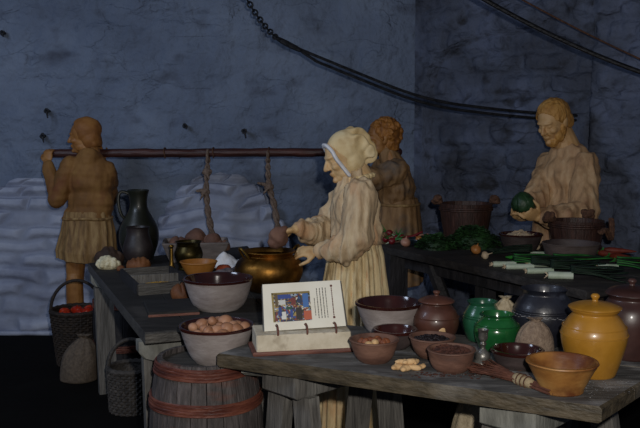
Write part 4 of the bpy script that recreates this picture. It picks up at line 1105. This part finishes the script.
# ---- left porter (seen from behind, head in profile to the left)
py_ = 6.02
f = Fig('man in ochre tunic and brown coif seen from behind, gripping the pole end', (-1.64, py_, 0)); l = f.loc; b = f.b
hc = ad(84, 136, py_ + .02); hf = f.frame((-1, .05, -.12))
sh = ad(89, 159, py_)
LS = Vector((sh.x - .135, py_ - .0, sh.z - .05)); RS = Vector((sh.x + .115, py_ + .03, sh.z - .085))
LE = ad(57, 199, py_ - .04); LW = ad(47.5, 163, py_ + .07)
RE = RS + Vector((-.03, .17, -.22)); RWr = Vector((sh.x + .06, 6.13, sh.z - .02))
f.head(b, hc, hf, 1.0, False)
b.cap(l(hc) + Vector((.03, 0, -.08)), l(sh) + Vector((0, 0, .0)), .055, .07)
b.ell(l(sh) + Vector((.0, .02, -.15)), (.14, .09, .16)); b.ell(l(sh) + Vector((0, .02, -.32)), (.135, .085, .15)); b.ell((.0, .02, .93), (.14, .095, .14))
for S_, E_, W_ in ((LS, LE, LW), (RS, RE, RWr)):
    b.cap(l(S_), l(E_), .056, .044); b.cap(l(E_), l(W_), .044, .030)
f.hand(b, LW, Vector((0, .25, 1)), (.3, 1, 0), .95, 1.0, 1)
f.hand(b, RWr, Vector((-.3, .0, 1)), (-.2, 1, 0), .6, .95, -1)
for s, dx in ((-1, -.005), (1, .01)):
    b.cap((.085 * s, .02, .86), (.095 * s + dx, .02, .48), .088, .060); b.cap((.095 * s + dx, .0, .50), (.10 * s + dx, .02, .30), .060, .062); b.cap((.10 * s + dx, .02, .30), (.10 * s + dx, .03, .08), .060, .038)
    b.ell((.10 * s + dx - .02, .09, .036), (.045, .125, .038))
f.finish(M['skind'])
b = B()
b.ell(l(sh) + Vector((0, .02, -.14)), (.165, .12, .18)); b.ell(l(sh) + Vector((-.005, .02, -.045)), (.135, .095, .085)); b.ell(l(sh) + Vector((0, .01, .01)), (.09, .075, .06)); b.ell(l(sh) + Vector((0, .02, -.31)), (.160, .112, .17)); b.ell((.0, .02, .95), (.160, .115, .12))
b.cap(l(hc) + Vector((.03, 0, -.10)), l(sh) + Vector((0, 0, .0)), .062, .09)
def sleeve2(b, S_, E_, W_, r0, r1, r2):
    S_, E_, W_ = l(S_), l(E_), l(W_)
    b.tube([S_, S_ * .5 + E_ * .5, E_], [r0, r1, r1], 16, True); b.tube([E_, E_ * .5 + W_ * .5, W_], [r1, r1 * .85, r2], 16, True)
sleeve2(b, LS, LE, LE * .1 + LW * .9, .074, .064, .040); sleeve2(b, RS, RE, RE * .1 + RWr * .9, .074, .062, .040)
me = b.fuse(.0065, 4, folds(.010, 9, 5, 8, .010)); link_mesh('tunic', me, M['tunic'], f.root)
zb = ad(88, 218, py_).z; zh = ad(88, 259, py_).z
skirt(f, 'tunic_skirt', [(zb + .05, .0, .02, .158, .116), (zb, .0, .02, .168, .125), (zb - .10, .0, .02, .185, .14), (zh + .06, -.012, .01, .205, .16), (zh, -.012, .01, .200, .155)], M['skirtm'], 17, .055, 6, hem=.012)
B().tube([(.0 +   .171 * math.cos(a), .02 + .129 * math.sin(a), zb + .004 * math.sin(3 * a)) for a in [2 * PI * k / 40 for k in range(40)]], .010, 8, closed=True).make('belt', M['skirtm'], f.root)
b = B(); c = l(hc); e = lambda p, r: b.ell(c + hf @ Vector(p), r, hf, 24, 16)
e((-.022, 0, .036), (.110, .090, .098)); e((-.050, 0, -.03), (.072, .084, .085)); e((-.075, 0, -.055), (.045, .074, .05))
me = b.fuse(.005, 3, lambda v: .005 * noise.noise(v * 22))
bm = bmesh.new(); bm.from_mesh(me)
bmesh.ops.delete(bm, geom=[v for v in bm.verts if (lambda q: q.x > .022 + .35 * max(0, q.z - .02) or q.z < -.088)(hf.transposed() @ (v.co - c))], context='VERTS'); bm.to_mesh(me); bm.free()
o = link_mesh('coif', me, M['coif'], f.root); md = o.modifiers.new('cloth', 'SOLIDIFY'); md.thickness = .005

# ---- back porter at the right end of the pole
py_ = 5.95
f = Fig('man with curly ginger hair carrying the right end of the pole, behind the bonneted woman', (.52, py_, 0)); l = f.loc; b = f.b
hc = ad(381, 138, py_); hf = f.frame((-1, -.18, .02))
sh = ad(393, 167, py_)
NS = Vector((sh.x + .0, py_ - .165, sh.z - .025)); FS = Vector((sh.x - .04, py_ + .165, sh.z - .02))
NE = ad(367, 181, py_ - .22); NW = ad(350, 160, py_ - .02); FE = FS + Vector((-.16, .04, -.18)); FW = Vector((FS.x - .28, 6.12, sh.z + .0))
f.head(b, hc, hf, 1.03)
b.cap(l(hc) + Vector((.04, 0, -.08)), l(sh), .056, .072)
b.ell(l(sh) + Vector((.01, 0, -.15)), (.115, .175, .18)); b.ell(l(sh) + Vector((.015, 0, -.33)), (.11, .15, .16)); b.ell((.0, 0, .93), (.12, .165, .14))
for S_, E_, W_ in ((NS, NE, NW), (FS, FE, FW)):
    b.cap(l(S_), l(E_), .056, .044); b.cap(l(E_), l(W_), .044, .030)
f.hand(b, NW, Vector((-.3, .6, .8)), (-.2, 1, -.4), .8, 1, 1); f.hand(b, FW, Vector((-.5, .1, .8)), (-.3, -1, 0), .8, 1, -1)
for s in (-1, 1):
    b.cap((.0, .09 * s, .86), (.0, .095 * s, .48), .088, .06); b.cap((0, .095 * s, .48), (.02, .095 * s, .08), .060, .038); b.ell((-.06, .095 * s, .036), (.125, .045, .038))
f.finish(M['skind'])
b = B()
b.ell(l(sh) + Vector((.012, 0, -.14)), (.135, .195, .19)); b.ell(l(sh) + Vector((.0, 0, -.03)), (.10, .175, .075)); b.ell(l(sh) + Vector((.02, 0, -.33)), (.130, .170, .18)); b.ell((.005, 0, .95), (.14, .18, .12))
b.cap(l(hc) + Vector((.04, 0, -.11)), l(sh), .060, .09)
sleeve2(b, NS, NE, NE * .1 + NW * .9, .088, .074, .045); sleeve2(b, FS, FE, FE * .1 + FW * .9, .085, .07, .045)
me = b.fuse(.0065, 4, folds(.020, 14, 5, 11, .009)); link_mesh('tunic', me, M['tunic2'], f.root)
zb = ad(398, 205, py_).z
skirt(f, 'tunic_skirt', [(zb + .05, .02, 0, .135, .172), (zb, .02, 0, .15, .19), (zb - .2, .02, 0, .17, .21), (.62, .015, 0, .185, .23), (.50, .01, 0, .19, .235)], M['tunic2'], 15, .05, 9, hem=.01)
B().tube([(.02 + .150 * math.cos(a), .19 * math.sin(a), zb + .01) for a in [2 * PI * k / 40 for k in range(40)]], .010, 8, closed=True).make('belt', M['skirtm'], f.root)
def hair(f, hc, hf, m, curl, cut, zmin, seed, amp, size=1.0, back=.0):
    b = B(); c = f.loc(hc); e = lambda p, r: b.ell(c + hf @ Vector(p), tuple(x * size for x in r), hf, 24, 16)
    e((-.020, 0, .034), (.108, .092, .100)); e((-.052, 0, -.02), (.078, .090, .085)); 
    if back: e((-.075, 0, -.055), (.050, .080, .055))
    if curl:
        rr = random.Random(seed)
        for k in range(90):
            th_ = rr.uniform(-PI, PI); ph = rr.uniform(-.7, 1.5)
            v = Vector((math.cos(th_) * math.cos(ph) * .110 - .025, math.sin(th_) * math.cos(ph) * .094, math.sin(ph) * .102 + .03))
            e(v, (.022, .022, .018))
    me = b.fuse(.005, 1 if curl else 2, lambda v: amp * noise.noise(Vector((v.x * 50, v.y * 50, v.z * 18))))
    bm = bmesh.new(); bm.from_mesh(me); bad = []
    for v in bm.verts:
        q = hf.transposed() @ (v.co - c)
        if (q.x > cut - .9 * max(0, .035 - q.z) + .5 * max(0, q.z - .055)) or q.z < zmin: bad.append(v)
    bmesh.ops.delete(bm, geom=bad, context='VERTS'); bm.to_mesh(me); bm.free()
    o = link_mesh('hair', me, m, f.root); md = o.modifiers.new('thick', 'SOLIDIFY'); md.thickness = .006
hair(f, hc, hf, M['hair'], True, .062, -.085, 4, .006, 1.02, .1)

# ---- man with beard at the right table
my = 5.58
f = Fig('bearded sandy-haired man in a loose dusty shirt holding a cabbage, by the right wall', (1.60, my, 0)); l = f.loc; b = f.b
hc = ad(553, 121, my); hf = f.frame((-.80, -.60, -.52))
fd = Vector((-.86, -.51, 0)); ld = Vector((.51, -.86, 0))      # body forward, body left (nearer the camera)
sh = ad(568, 151, my + .04)
NS = sh + ld * .150 + Vector((.0, 0, -.085)); FS = sh - ld * .150 + Vector((0, 0, -.085))
NE = ad(583, 213, my - .24); NW = ad(538, 217, 5.20); FE = ad(537, 198, my - .0); FW = ad(519, 215, 5.32)
f.head(b, hc, hf, 1.12)
b.cap(l(hc) + hf @ Vector((-.05, 0, -.08)), l(sh) + Vector((0, 0, .01)), .066, .085)
Fm = Matrix((fd, ld, Vector((0, 0, 1)))).transposed()
te = lambda b, p, r: b.ell(l(sh) + Fm @ Vector(p), r, Fm)
te(b, (0, 0, -.18), (.125, .175, .18)); te(b, (0, 0, -.36), (.125, .17, .18)); b.ell((0, 0, .95), (.15, .17, .15))
for S_, E_, W_ in ((NS, NE, NW), (FS, FE, FW)):
    b.cap(l(S_), l(E_), .060, .046); b.cap(l(E_), l(W_), .046, .032)
f.hand(b, NW, ad(524, 212, 5.14) - NW, (-.2, .8, .5), .75, 1.15, -1)
f.hand(b, FW, ad(510, 206, 5.22) - FW, (.5, -.8, .1), .75, 1.15, 1)
for s in (-1, 1):
    o_ = ld * .1 * s; b.cap((o_.x, o_.y, .88), (o_.x, o_.y, .48), .09, .062); b.cap((o_.x, o_.y, .48), (o_.x, o_.y, .08), .062, .04); b.ell((o_.x + fd.x * .06, o_.y + fd.y * .06, .036), (.13, .046, .038), Fm)
f.finish(M['skinr'])
b = B()
te(b, (.0, 0, -.17), (.145, .195, .19)); te(b, (-.01, 0, -.05), (.105, .150, .085)); te(b, (.01, 0, -.38), (.155, .195, .22)); te(b, (.01, 0, -.60), (.165, .20, .20))
te(b, (.0, 0, -.015), (.10, .125, .075))
sleeve(b, NS, NE, NE * .1 + NW * .9, .085, .088, .048, .02); sleeve(b, FS, FE, FE * .1 + FW * .9, .080, .080, .048, .02)
me = b.fuse(.0075, 4, folds(.022, 12, 4, 17, .008)); link_mesh('shirt', me, M['shirt'], f.root)
skirt(f, 'tunic_skirt', [(1.0, 0, 0, .20, .20), (.7, 0, 0, .22, .22), (.45, 0, 0, .24, .24)], M['shirt'], 14, .05, 12)
hair(f, hc, hf, M['hair2'], False, .060, -.075, 5, .006, 1.10, .1)
b = B(); c = l(hc); e = lambda p, r: b.ell(c + hf @ (Vector(p) * 1.12), tuple(x * 1.12 for x in r), hf, 20, 14)
e((.058, 0, -.102), (.036, .042, .034)); e((.030, .044, -.075), (.036, .024, .042)); e((.030, -.044, -.075), (.036, .024, .042)); e((.004, .062, -.045), (.022, .016, .04)); e((.004, -.062, -.045), (.022, .016, .04))
b.cap(c + hf @ Vector((.098, .028, -.055)), c + hf @ Vector((.098, -.028, -.055)), .007, .007)
me = b.fuse(.0045, 2, lambda v: .004 * noise.noise(Vector((v.x * 70, v.y * 70, v.z * 30)))); link_mesh('beard', me, M['hair2'], f.root)

# cabbage in his hands
def cabbage(p, r):
    t = thing('cabbage', 'dark green cabbage held in both hands by the bearded man', 'cabbage', p)
    B().ell((0, 0, 0), (r * .86, r * .86, r * .82)).make('heart', M['cabbage'], t)
    for k in range(9):
        a = k * 2.4; tilt_ = .3 + .12 * k; vs = []; fs = []; n = 10
        Rm = Euler((0, 0, a)).to_matrix() @ Euler((0, -tilt_ * .4, 0)).to_matrix()
        for j in range(n + 1):
            for i in range(n + 1):
                u, v = (i / n - .5) * 1.7, j / n * 2.2 - .9
                rr_ = r * (.90 + .03 * (k % 3)) + .006 * noise.noise((u * 6 + k, v * 6, 1)) + .006 * max(0, v - .9)
                vs.append(Rm @ Vector((math.cos(u) * math.cos(v) * rr_, math.sin(u) * math.cos(v) * rr_, math.sin(v) * rr_)))
        w = n + 1
        for j in range(n):
            for i in range(n): fs.append((j * w + i, j * w + i + 1, (j + 1) * w + i + 1, (j + 1) * w + i))
        me = bpy.data.meshes.new('leaf'); me.from_pydata([tuple(v) for v in vs], [], fs)
        o = link_mesh('leaf', me, M['cabbage'], t); md = o.modifiers.new('t', 'SOLIDIFY'); md.thickness = .002
cabbage(ad(523, 204, 5.20), .076)

# ------------------------------------------------------------------ pole and ropes
p0, p1 = ad(51, 153.5, 6.145), ad(398, 152, 6.10)
d = p1 - p0; n = 40
path = [p0 + d * (k / n) + Vector((0, .0, .008 * noise.noise((k * .35, 2, 1)))) for k in range(n + 1)]
t = thing('carrying_pole', 'long dark red-brown pole carried on two shoulders along the back wall', 'pole', tuple(p0))
B().tube([p - p0 for p in path], [.031 + .004 * noise.noise((k * .5, 1, 5)) for k in range(n + 1)], 14, True).make('shaft', M['pole'], t)
for q in (.33, .47, .63, .80):
    c = d * q; B().tube([c + Vector((.004 * math.sin(g * 2), .036 * math.cos(g), .036 * math.sin(g))) for g in [2 * PI * k / 16 for k in range(16)]], .005, 6, closed=True).make('binding', M['rope'], t)
def knot_rope(label, pts, y, knots):
    P = [ad(x, yy, y) for x, yy in pts]; o = P[0]
    t = thing('hanging_rope', label, 'rope', tuple(o), 0, None)
    Q = []
    for a, b_ in zip(P[:-1], P[1:]):
        for k in range(6): Q.append(a + (b_ - a) * k / 6)
    Q.append(P[-1])
    # two-strand lay
    for s in (0, 1):
        B().tube([q - o + Vector((.011 * math.cos(k * .9 + s * PI), .011 * math.sin(k * .9 + s * PI), 0)) for k, q in enumerate(Q)], [.009 + .008 * k / len(Q) for k in range(len(Q))], 8, True).make('strand', M['ropeg'], t)
    # loop over the pole
    B().tube([Vector((.0, .043 * math.cos(g), .030 + .043 * math.sin(g))) for g in [2 * PI * k / 18 for k in range(18)]], .010, 8, closed=True).make('loop', M['ropeg'], t)
    for (x, yy, dx, dz) in knots:
        c = ad(x, yy, y) - o; b = B()
        b.ell(c, (.036, .032, .030)); b.cap(c + Vector((0, -.01, .01)), c + Vector((dx, -.03, dz)), .018, .008); b.cap(c + Vector((.0, -.02, 0)), c + Vector((dx * .5, -.03, dz * .2 - .05)), .014, .006)
        me = b.fuse(.005, 1, lambda v: .004 * noise.noise(v * 60)); link_mesh('knot', me, M['ropeg'], t)
knot_rope('knotted rope hanging from the pole above the bread trough', [(208, 160), (207, 172), (206, 192), (208, 212), (212, 234)], 6.12, [(207, 172, .035, .01), (205, 192, -.055, .01)])
knot_rope('knotted rope hanging from the pole above the copper pot', [(268, 160), (268, 172), (269, 187), (274, 204), (278, 228)], 6.12, [(269, 187, -.075, .03)])

# ------------------------------------------------------------------ right table goods
def tub(label, p, rt, rb, h, ears):
    t = thing('wooden_tub', label, 'tub', p)
    nst = 20
    for k in range(nst):
        a0, a1 = 2 * PI * k / nst + .006, 2 * PI * (k + 1) / nst - .006; vs = []; fs = []
        for z, r in ((0, rb), (h * .5, (rt + rb) / 2 + .004), (h, rt)):
            for a, q in ((a0, 0), ((a0 + a1) / 2, .002), (a1, 0), (a1, -.014), (a0, -.014)): vs.append((math.cos(a) * (r + q), math.sin(a) * (r + q), z))
        for i in range(2):
            for j in range(5): fs.append((i * 5 + j, i * 5 + (j + 1) % 5, i * 5 + 5 + (j + 1) % 5, i * 5 + 5 + j))
        fs += [(4, 3, 2, 1, 0), tuple(10 + j for j in range(5))]
        B().add(vs, fs).make('stave', M['tubwood'], t)
    B().lathe([(.002, .01), (rb - .01, .01), (rb - .008, .024), (.002, .024)], 32).make('bottom', M['tubwood'], t)
    for z in (h * .16, h * .86):
        r = rb + (rt - rb) * z / h + .006
        b = B()
        for q in (-.006, .006): b.tube([(math.cos(a) * r, math.sin(a) * r, z + q) for a in [2 * PI * k / 40 for k in range(40)]], .006, 6, closed=True)
        b.make('hoop', M['tubwood'], t)
    for s, a in ears:
        c = Vector((math.cos(a) * (rt + .004), math.sin(a) * (rt + .004), h)); n_ = Vector((math.cos(a), math.sin(a), 0)); tt = Vector((-n_.y, n_.x, 0)); b = B()
        if s == 'knot':
            for k in range(7):
                g = k * .9; b.ell(c + n_ * (.014 * math.cos(g) + .012) + tt * .02 * math.sin(g) + Vector((0, 0, .010 + .012 * (k % 3))), (.024, .022, .020))
            me = b.fuse(.005, 1, lambda v: .005 * noise.noise(v * 45)); link_mesh('rope_handle', me, M['rope'], t)
        else:
            for q in (0, .012):
                b.tube([c + tt * (.07 * math.cos(g)) + n_ * (.012 + q + .02 * math.sin(g)) + Vector((0, 0, -.02 - .055 * math.sin(g) + .03 * math.cos(g * 3))) for g in [PI * k / 12 for k in range(13)]], .011, 8, True)
            b.make('rope_handle', M['rope'], t)
    return t
tub('dark red stave tub with knotted rope ears by the wall corner', Vector((.935, 5.49, HR)), .168, .128, .245, (('knot', PI), ('knot', 0)))
tub('brown stave tub with rope handles in front of the bearded man', Vector((1.505, 5.01, HR)), .155, .130, .185, (('knot', PI + .15), ('loop', -.75), ('knot', .9)))
bowl('dark flat bowl of peelings below the bearded man hands', 0, 0, HR, .125, .10, .085, M['claydk'], M['gldark'], 14, p=Vector((1.19, 5.06, HR)), rim=1, curve=.6)
bowl('grey-brown earthen pan in front of the rope-handled tub', 0, 0, HR, .150, .105, .10, M['panclay'], M['claydk'], 15, p=Vector((1.355, 4.61, HR)), curve=.5, name='pan', cat='pan')
heap_stuff('peelings', 'pale vegetable peelings heaped in the dark bowl under the hands', 'peelings', Vector((1.19, 5.06, HR + .070)), .095, .045, M['garlic'], 40, .016, .3, 6, 1.6)
# leafy heaps
def kale(label, p, r, h, n, seed):
    rr = random.Random(seed); b = B()
    b.lathe([(.002, 0), (r * .8, 0), (r * .75, h * .4), (r * .4, h * .75), (.002, h * .85)], 24, None, .25, seed)
    for k in range(n):
        a = rr.uniform(0, 2 * PI); q = math.sqrt(rr.random()); base = Vector((math.cos(a) * q * r, math.sin(a) * q * r * .8, h * (1 - q * q) * .85 + .004))
        yaw = rr.uniform(0, 2 * PI); el = rr.uniform(-.2, .9); L_ = rr.uniform(.018, .04); W_ = L_ * .55
        F = Euler((0, -el, yaw)).to_matrix()
        vs = []; m_ = 5
        for i in range(m_ + 1):
            s = i / m_; wd = W_ * math.sin(PI * min(1, .15 + s * .8)); cz = -.3 * s * s * L_
            for y in (-1, 0, 1): vs.append(base + F @ Vector((s * L_, y * wd + rr.uniform(-.002, .002), cz + abs(y) * .006 + rr.uniform(-.003, .003))))
        fs = []
        for i in range(m_):
            for y in (0, 1): fs.append((i * 3 + y, i * 3 + y + 1, i * 3 + 4 + y, i * 3 + 3 + y))
        b.add(vs, fs)
    o = b.make('kale_heap', M['kale'], sharp=80); o.location = p
    return tag(o, label, 'kale', 'leafy greens on the right table', 'stuff')
kale('low heap of curly dark greens, the left one beside the blue dish', at(437, 250, HR) + Vector((.0, .06, 0)), .115, .085, 520, 1)
kale('larger heap of curly dark greens in front of the red tub', at(475, 249, HR) + Vector((0, .08, 0)), .155, .135, 800, 2)
# leeks
def leek(label, px0, py0, px1, py1, r, dark=False, lv=7, lift=0.0):
    a, c = at(px0, py0, HR), at(px1, py1, HR); a.z += r + lift; c.z += r + lift; d = c - a; L_ = d.length; dn = d.normalized(); sd_ = Vector((-dn.y, dn.x, 0))
    t = thing('leek', label, 'leek', (a.x, a.y, HR), 0, 'leeks on the right table'); o = Vector((a.x, a.y, HR)); a = a - o
    sl = L_ * .33
    b = B(); b.tube([a, a + dn * sl * .12, a + dn * sl * .6, a + dn * sl], [r * .92, r, r * .92, r * .95], 14, False); b.make('shaft', M['leekw'], t)
    b = B(); rr = random.Random(int(px0 * 7 + py0))
    for k in range(9): g = rr.uniform(0, 6); b.tube([a + Vector((0, 0, 0)), a - dn * rr.uniform(.008, .02) + sd_ * .8 * r * math.cos(g) + Vector((0, 0, .8 * r * math.sin(g)))], [.003, .001], 5)
    b.make('roots', M['garlic'], t)
    for k in range(lv):
        w_ = r * rr.uniform(1.0, 1.6); off = rr.uniform(-.5, .5) * r; spr = (k - (lv - 1) / 2) * .035; ln = (L_ - sl) * rr.uniform(.8, 1.15)
        vs = []; fs = []; n = 10
        for i in range(n + 1):
            s = i / n; p = a + dn * (sl * .92 + ln * s) + sd_ * (off * .4 + spr * s * s) + Vector((0, 0, r * .6 * (1 - s) - r * .75 * s + .012 * math.sin(s * 4 + k) * s + .006 * k))
            p.z = max(p.z, .003)
            ww = w_ * (1 - .75 * s ** 3)
            for y in (-1, -.4, .4, 1): vs.append(p + sd_ * y * ww + Vector((0, 0, abs(y) * .008)))
        for i in range(n):
            for y in range(3): fs.append((i * 4 + y, i * 4 + y + 1, i * 4 + 5 + y, i * 4 + 4 + y))
        me = bpy.data.meshes.new('leaf'); me.from_pydata([tuple(v) for v in vs], [], fs)
        o_ = link_mesh('leaf', me, M['leafd'] if dark or k % 2 else M['leaf'], t); md = o_.modifiers.new('t', 'SOLIDIFY'); md.thickness = .002
leek('leek lying farthest back with white stem pointing right, before the pan', 551, 257, 488, 256.5, .016, True)
leek('leek with white root end at far left of the bundle', 493, 267, 562, 267, .0155)
leek('short white leek second from the left in the bundle', 506, 269.5, 590, 270, .0155, True)
leek('leek in the middle of the bundle with split green leaves', 528, 267, 612, 268, .016, False)
leek('leek near the table edge with pale stem, just left of the front one', 527, 274, 606, 274, .016, True)
leek('foremost thick white leek at the table edge', 548, 279, 624, 281, .019, True, 6)
leek('leek lying at the right over the dark leaves', 598, 270, 660, 272, .017, False)
b0 = None
for k, (x0, y0, x1, y1, lab) in enumerate([(506, 259, 545, 262, 'green pod at the left of the leek bundle'), (520, 261.5, 566, 261.5, 'green pod lying across the middle of the leeks'), (545, 260, 590, 258, 'green pod at the right below the earthen pan'), (512, 263.5, 552, 264.5, 'green pod lowest, resting against the white leeks')]):
    a, c = at(x0, y0, HR), at(x1, y1, HR); a.z = c.z = HR + .011; d = c - a
    b = B(); b.tube([Vector((0, 0, 0)), d * .12, d * .35 + Vector((0, 0, .010)), d * .65 + Vector((0, 0, .012)), d * .9, d], [.004, .010, .012, .012, .009, .002], 10, True)
    o = b.make('bean_pod', M['bean']); o.location = a; tag(o, lab, 'bean', 'green pods among the leeks')
for k, (x0, y0, x1, y1, lab) in enumerate([(600, 256, 625, 258, 'red carrot lying left on the pile at the wall'), (606, 253, 636, 254, 'red carrot lying farthest back at the right edge'), (612, 259, 640, 262, 'red carrot nearest the front at the right edge'), (618, 264, 648, 266, 'red carrot below the others at the right edge')]):
    a, c = at(x0, y0, HR), at(x1, y1, HR); a.z += .018; c.z += .014; d = c - a
    t = thing('carrot', lab, 'carrot', a, 0, 'carrots on the right table')
    B().tube([Vector((0, 0, 0)), d * .1, d * .5, d * .85, d], [.014, .018, .015, .008, .003], 12, True).make('root', M['carrot'], t)
    b = B()
    for q in range(4): b.tube([Vector((0, 0, 0)), -d * .12 + Vector((0, 0, .006 * q - .004)), -d * .25 + Vector((.01 * q - .015, .01 * (q - 2), -.008))], [.003, .002, .001], 5)
    b.make('stalks', M['leaf'], t)
# garlic, onions, dish, radishes at the left end
def bulb(name, label, p, r, m, cat, tip=.6, group=None, rz=0, rx=0):
    t = thing(name, label, cat, p, rz, group); 
    B().lathe(smooth_prof([(.001, -r * .82), (r * .3, -r * .86), (r * .85, -r * .5), (r, 0), (r * .8, r * .5), (r * .3, r * .85), (r * .12, r * 1.1), (r * .08, r * (1.1 + tip))]) + [(.001, r * (1.12 + tip))], 24, None, .08, rz).make('bulb', m, t)
    b = B()
    for k in range(8): g = k * .8; b.tube([(r * .1 * math.cos(g), r * .1 * math.sin(g), -r * .83), (r * .3 * math.cos(g), r * .3 * math.sin(g), -r * .95)], [.002, .0008], 5)
    b.make('roots', m, t)
    t.rotation_euler = (rx, 0, rz); return t
g1 = at(476, 254, HR); bulb('onion', 'golden onion in front of the larger leafy heap', g1 + Vector((0, .0, .027)), .030, M['onion'], 'onion', .3, None, .4, .5)
bulb('garlic_bulb', 'pale garlic bulb right of the golden onion', at(485, 259, HR) + Vector((0, 0, .021)), .022, M['garlic'], 'garlic', .9, 'garlic on the right table', 1.1, 1.2)
bulb('garlic_bulb', 'pale garlic bulb lying beyond the leeks below the dark bowl', at(541, 249, HR) + Vector((-.03, -.02, .019)), .022, M['garlic'], 'garlic', 1.2, 'garlic on the right table', .3, 1.0)
bulb('onion', 'pinkish onion at the left end of the right table', at(406, 247, HR) + Vector((0, .02, .027)), .031, M['onionp'], 'onion', .3, None, .2, .4)
dp = at(424, 246, HR) + Vector((0, .07, 0))
bowl('blue-grey dish holding onions beside the leafy heap', 0, 0, HR, .095, .040, .075, M['bluedish'], M['bluedish'], 16, p=dp, curve=.8, name='dish', cat='dish')
for dx, dy, m_, lab, r in ((-.025, -.03, 'onion', 'small golden onion at the left in the blue-grey dish', .026), (.03, -.01, 'onionp', 'pinkish onion at the right in the blue-grey dish', .031), (.0, .04, 'onionp', 'pinkish onion at the back of the blue-grey dish', .028)):
    bulb('onion', lab, dp + Vector((dx, dy, .035 + (.006 if r > .03 else 0))), r, M[m_], 'onion', .3, 'onions in the dish', dx * 40, .9)
for k, (px_, py__, lift, lab) in enumerate([(386, 243, 0, 'crimson radish with white tip at the far left of the radish pile'), (392, 245, 0, 'crimson radish at the front of the radish pile'), (397, 242, 0, 'crimson radish at the back of the radish pile behind the pinkish onion'), (390, 241, .028, 'crimson radish on top of the radish pile'), (402, 241, 0, 'crimson radish at the right of the pile')]):
    t = thing('radish', lab, 'radish', at(px_, py__, HR) + Vector((0, .03, .020 + lift)), k, 'radishes on the right table'); t.rotation_euler = (1.1, .2 * k, k * 1.3)
    B().lathe(smooth_prof([(.001, .024), (.012, .022), (.021, .004), (.018, -.012), (.006, -.020)]), 18).make('root', M['radish'], t)
    B().lathe(smooth_prof([(.006, -.019), (.004, -.026), (.0012, -.042)]) + [(.001, -.043)], 10).make('tip', M['leekw'], t, label='white root tip')
    b = B()
    for q in range(5):
        g = q * 1.3; b.tube([(0, 0, .022), (.012 * math.cos(g), .012 * math.sin(g), .05), (.03 * math.cos(g), .03 * math.sin(g), .085)], [.003, .004, .001], 6, True, .4)
    b.make('leaves', M['leaf'], t)
for x0, y0, x1, y1, lab in ((404, 243, 422, 232, 'dark red stalk sticking up at an angle behind the onion'), (398, 240, 420, 236, 'dark red stalk lying low behind the onion')):
    a, c = at(x0, y0, HR) + Vector((0, .03, .012)), ad(x1, y1, at(x0, y0, HR).y + .05); d = c - a
    o = B().tube([Vector(), d * .5, d], [.010, .009, .006], 10, True).make('chard_stalk', M['radish']); o.location = a; tag(o, lab, 'chard', 'red stalks on the right table')

# pale cloth bag under the front table and dim stores on the low shelf
sack('pale sack on the floor beneath the right half of the front table', (.60, 3.25, 0), .105, .60, M['sackpale'], 9, .8)
sack('dim sack lying on the low shelf under the right table', (1.02, 4.62, .31), .12, .22, M['sacking'], 12, .9)

# ------------------------------------------------------------------ light
wd = bpy.data.worlds.new('world'); scene.world = wd; wd.use_nodes = True
wd.node_tree.nodes['Background'].inputs[0].default_value = (.42, .50, .70, 1)
wd.node_tree.nodes['Background'].inputs[1].default_value = .10
def light(name, kind, loc, energy, col, size=None, target=None, size_y=None):
    L_ = bpy.data.lights.new(name, kind); L_.energy = energy; L_.color = col
    if kind == 'AREA':
        L_.size = size
        if size_y: L_.shape = 'RECTANGLE'; L_.size_y = size_y
    elif size: L_.shadow_soft_size = size
    o = bpy.data.objects.new(name, L_); COL.objects.link(o); o.location = loc
    if target: o.rotation_euler = (Vector(target) - Vector(loc)).to_track_quat('-Z', 'Y').to_euler()
    return o
fl = light('camera_flash', 'SPOT', (.12, .0, 1.72), 230, (1, .95, .88), .03, (.1, 5, 1.1))
fl.data.spot_size = math.radians(75); fl.data.spot_blend = .6
light('cool_daylight_fill', 'AREA', (-2.9, 2.6, 3.1), 45, (.66, .78, 1.0), 1.2, (-1.0, 6.6, 1.2), 1.0)  # added cool area lamp raking the back wall; no window is known there

cd = bpy.data.cameras.new('camera'); cd.sensor_width = 36; cd.lens = 36 * FPX / 640; cd.clip_start = .05
cam = bpy.data.objects.new('camera', cd); COL.objects.link(cam); cam.location = (0, 0, CAM_H)
cam.rotation_euler = (PI / 2 - PITCH, 0, 0); scene.camera = cam
vs_ = scene.view_settings; vs_.view_transform = 'Standard'; vs_.look = 'None'; vs_.exposure = 0; vs_.gamma = 1; vs_.use_curve_mapping = False
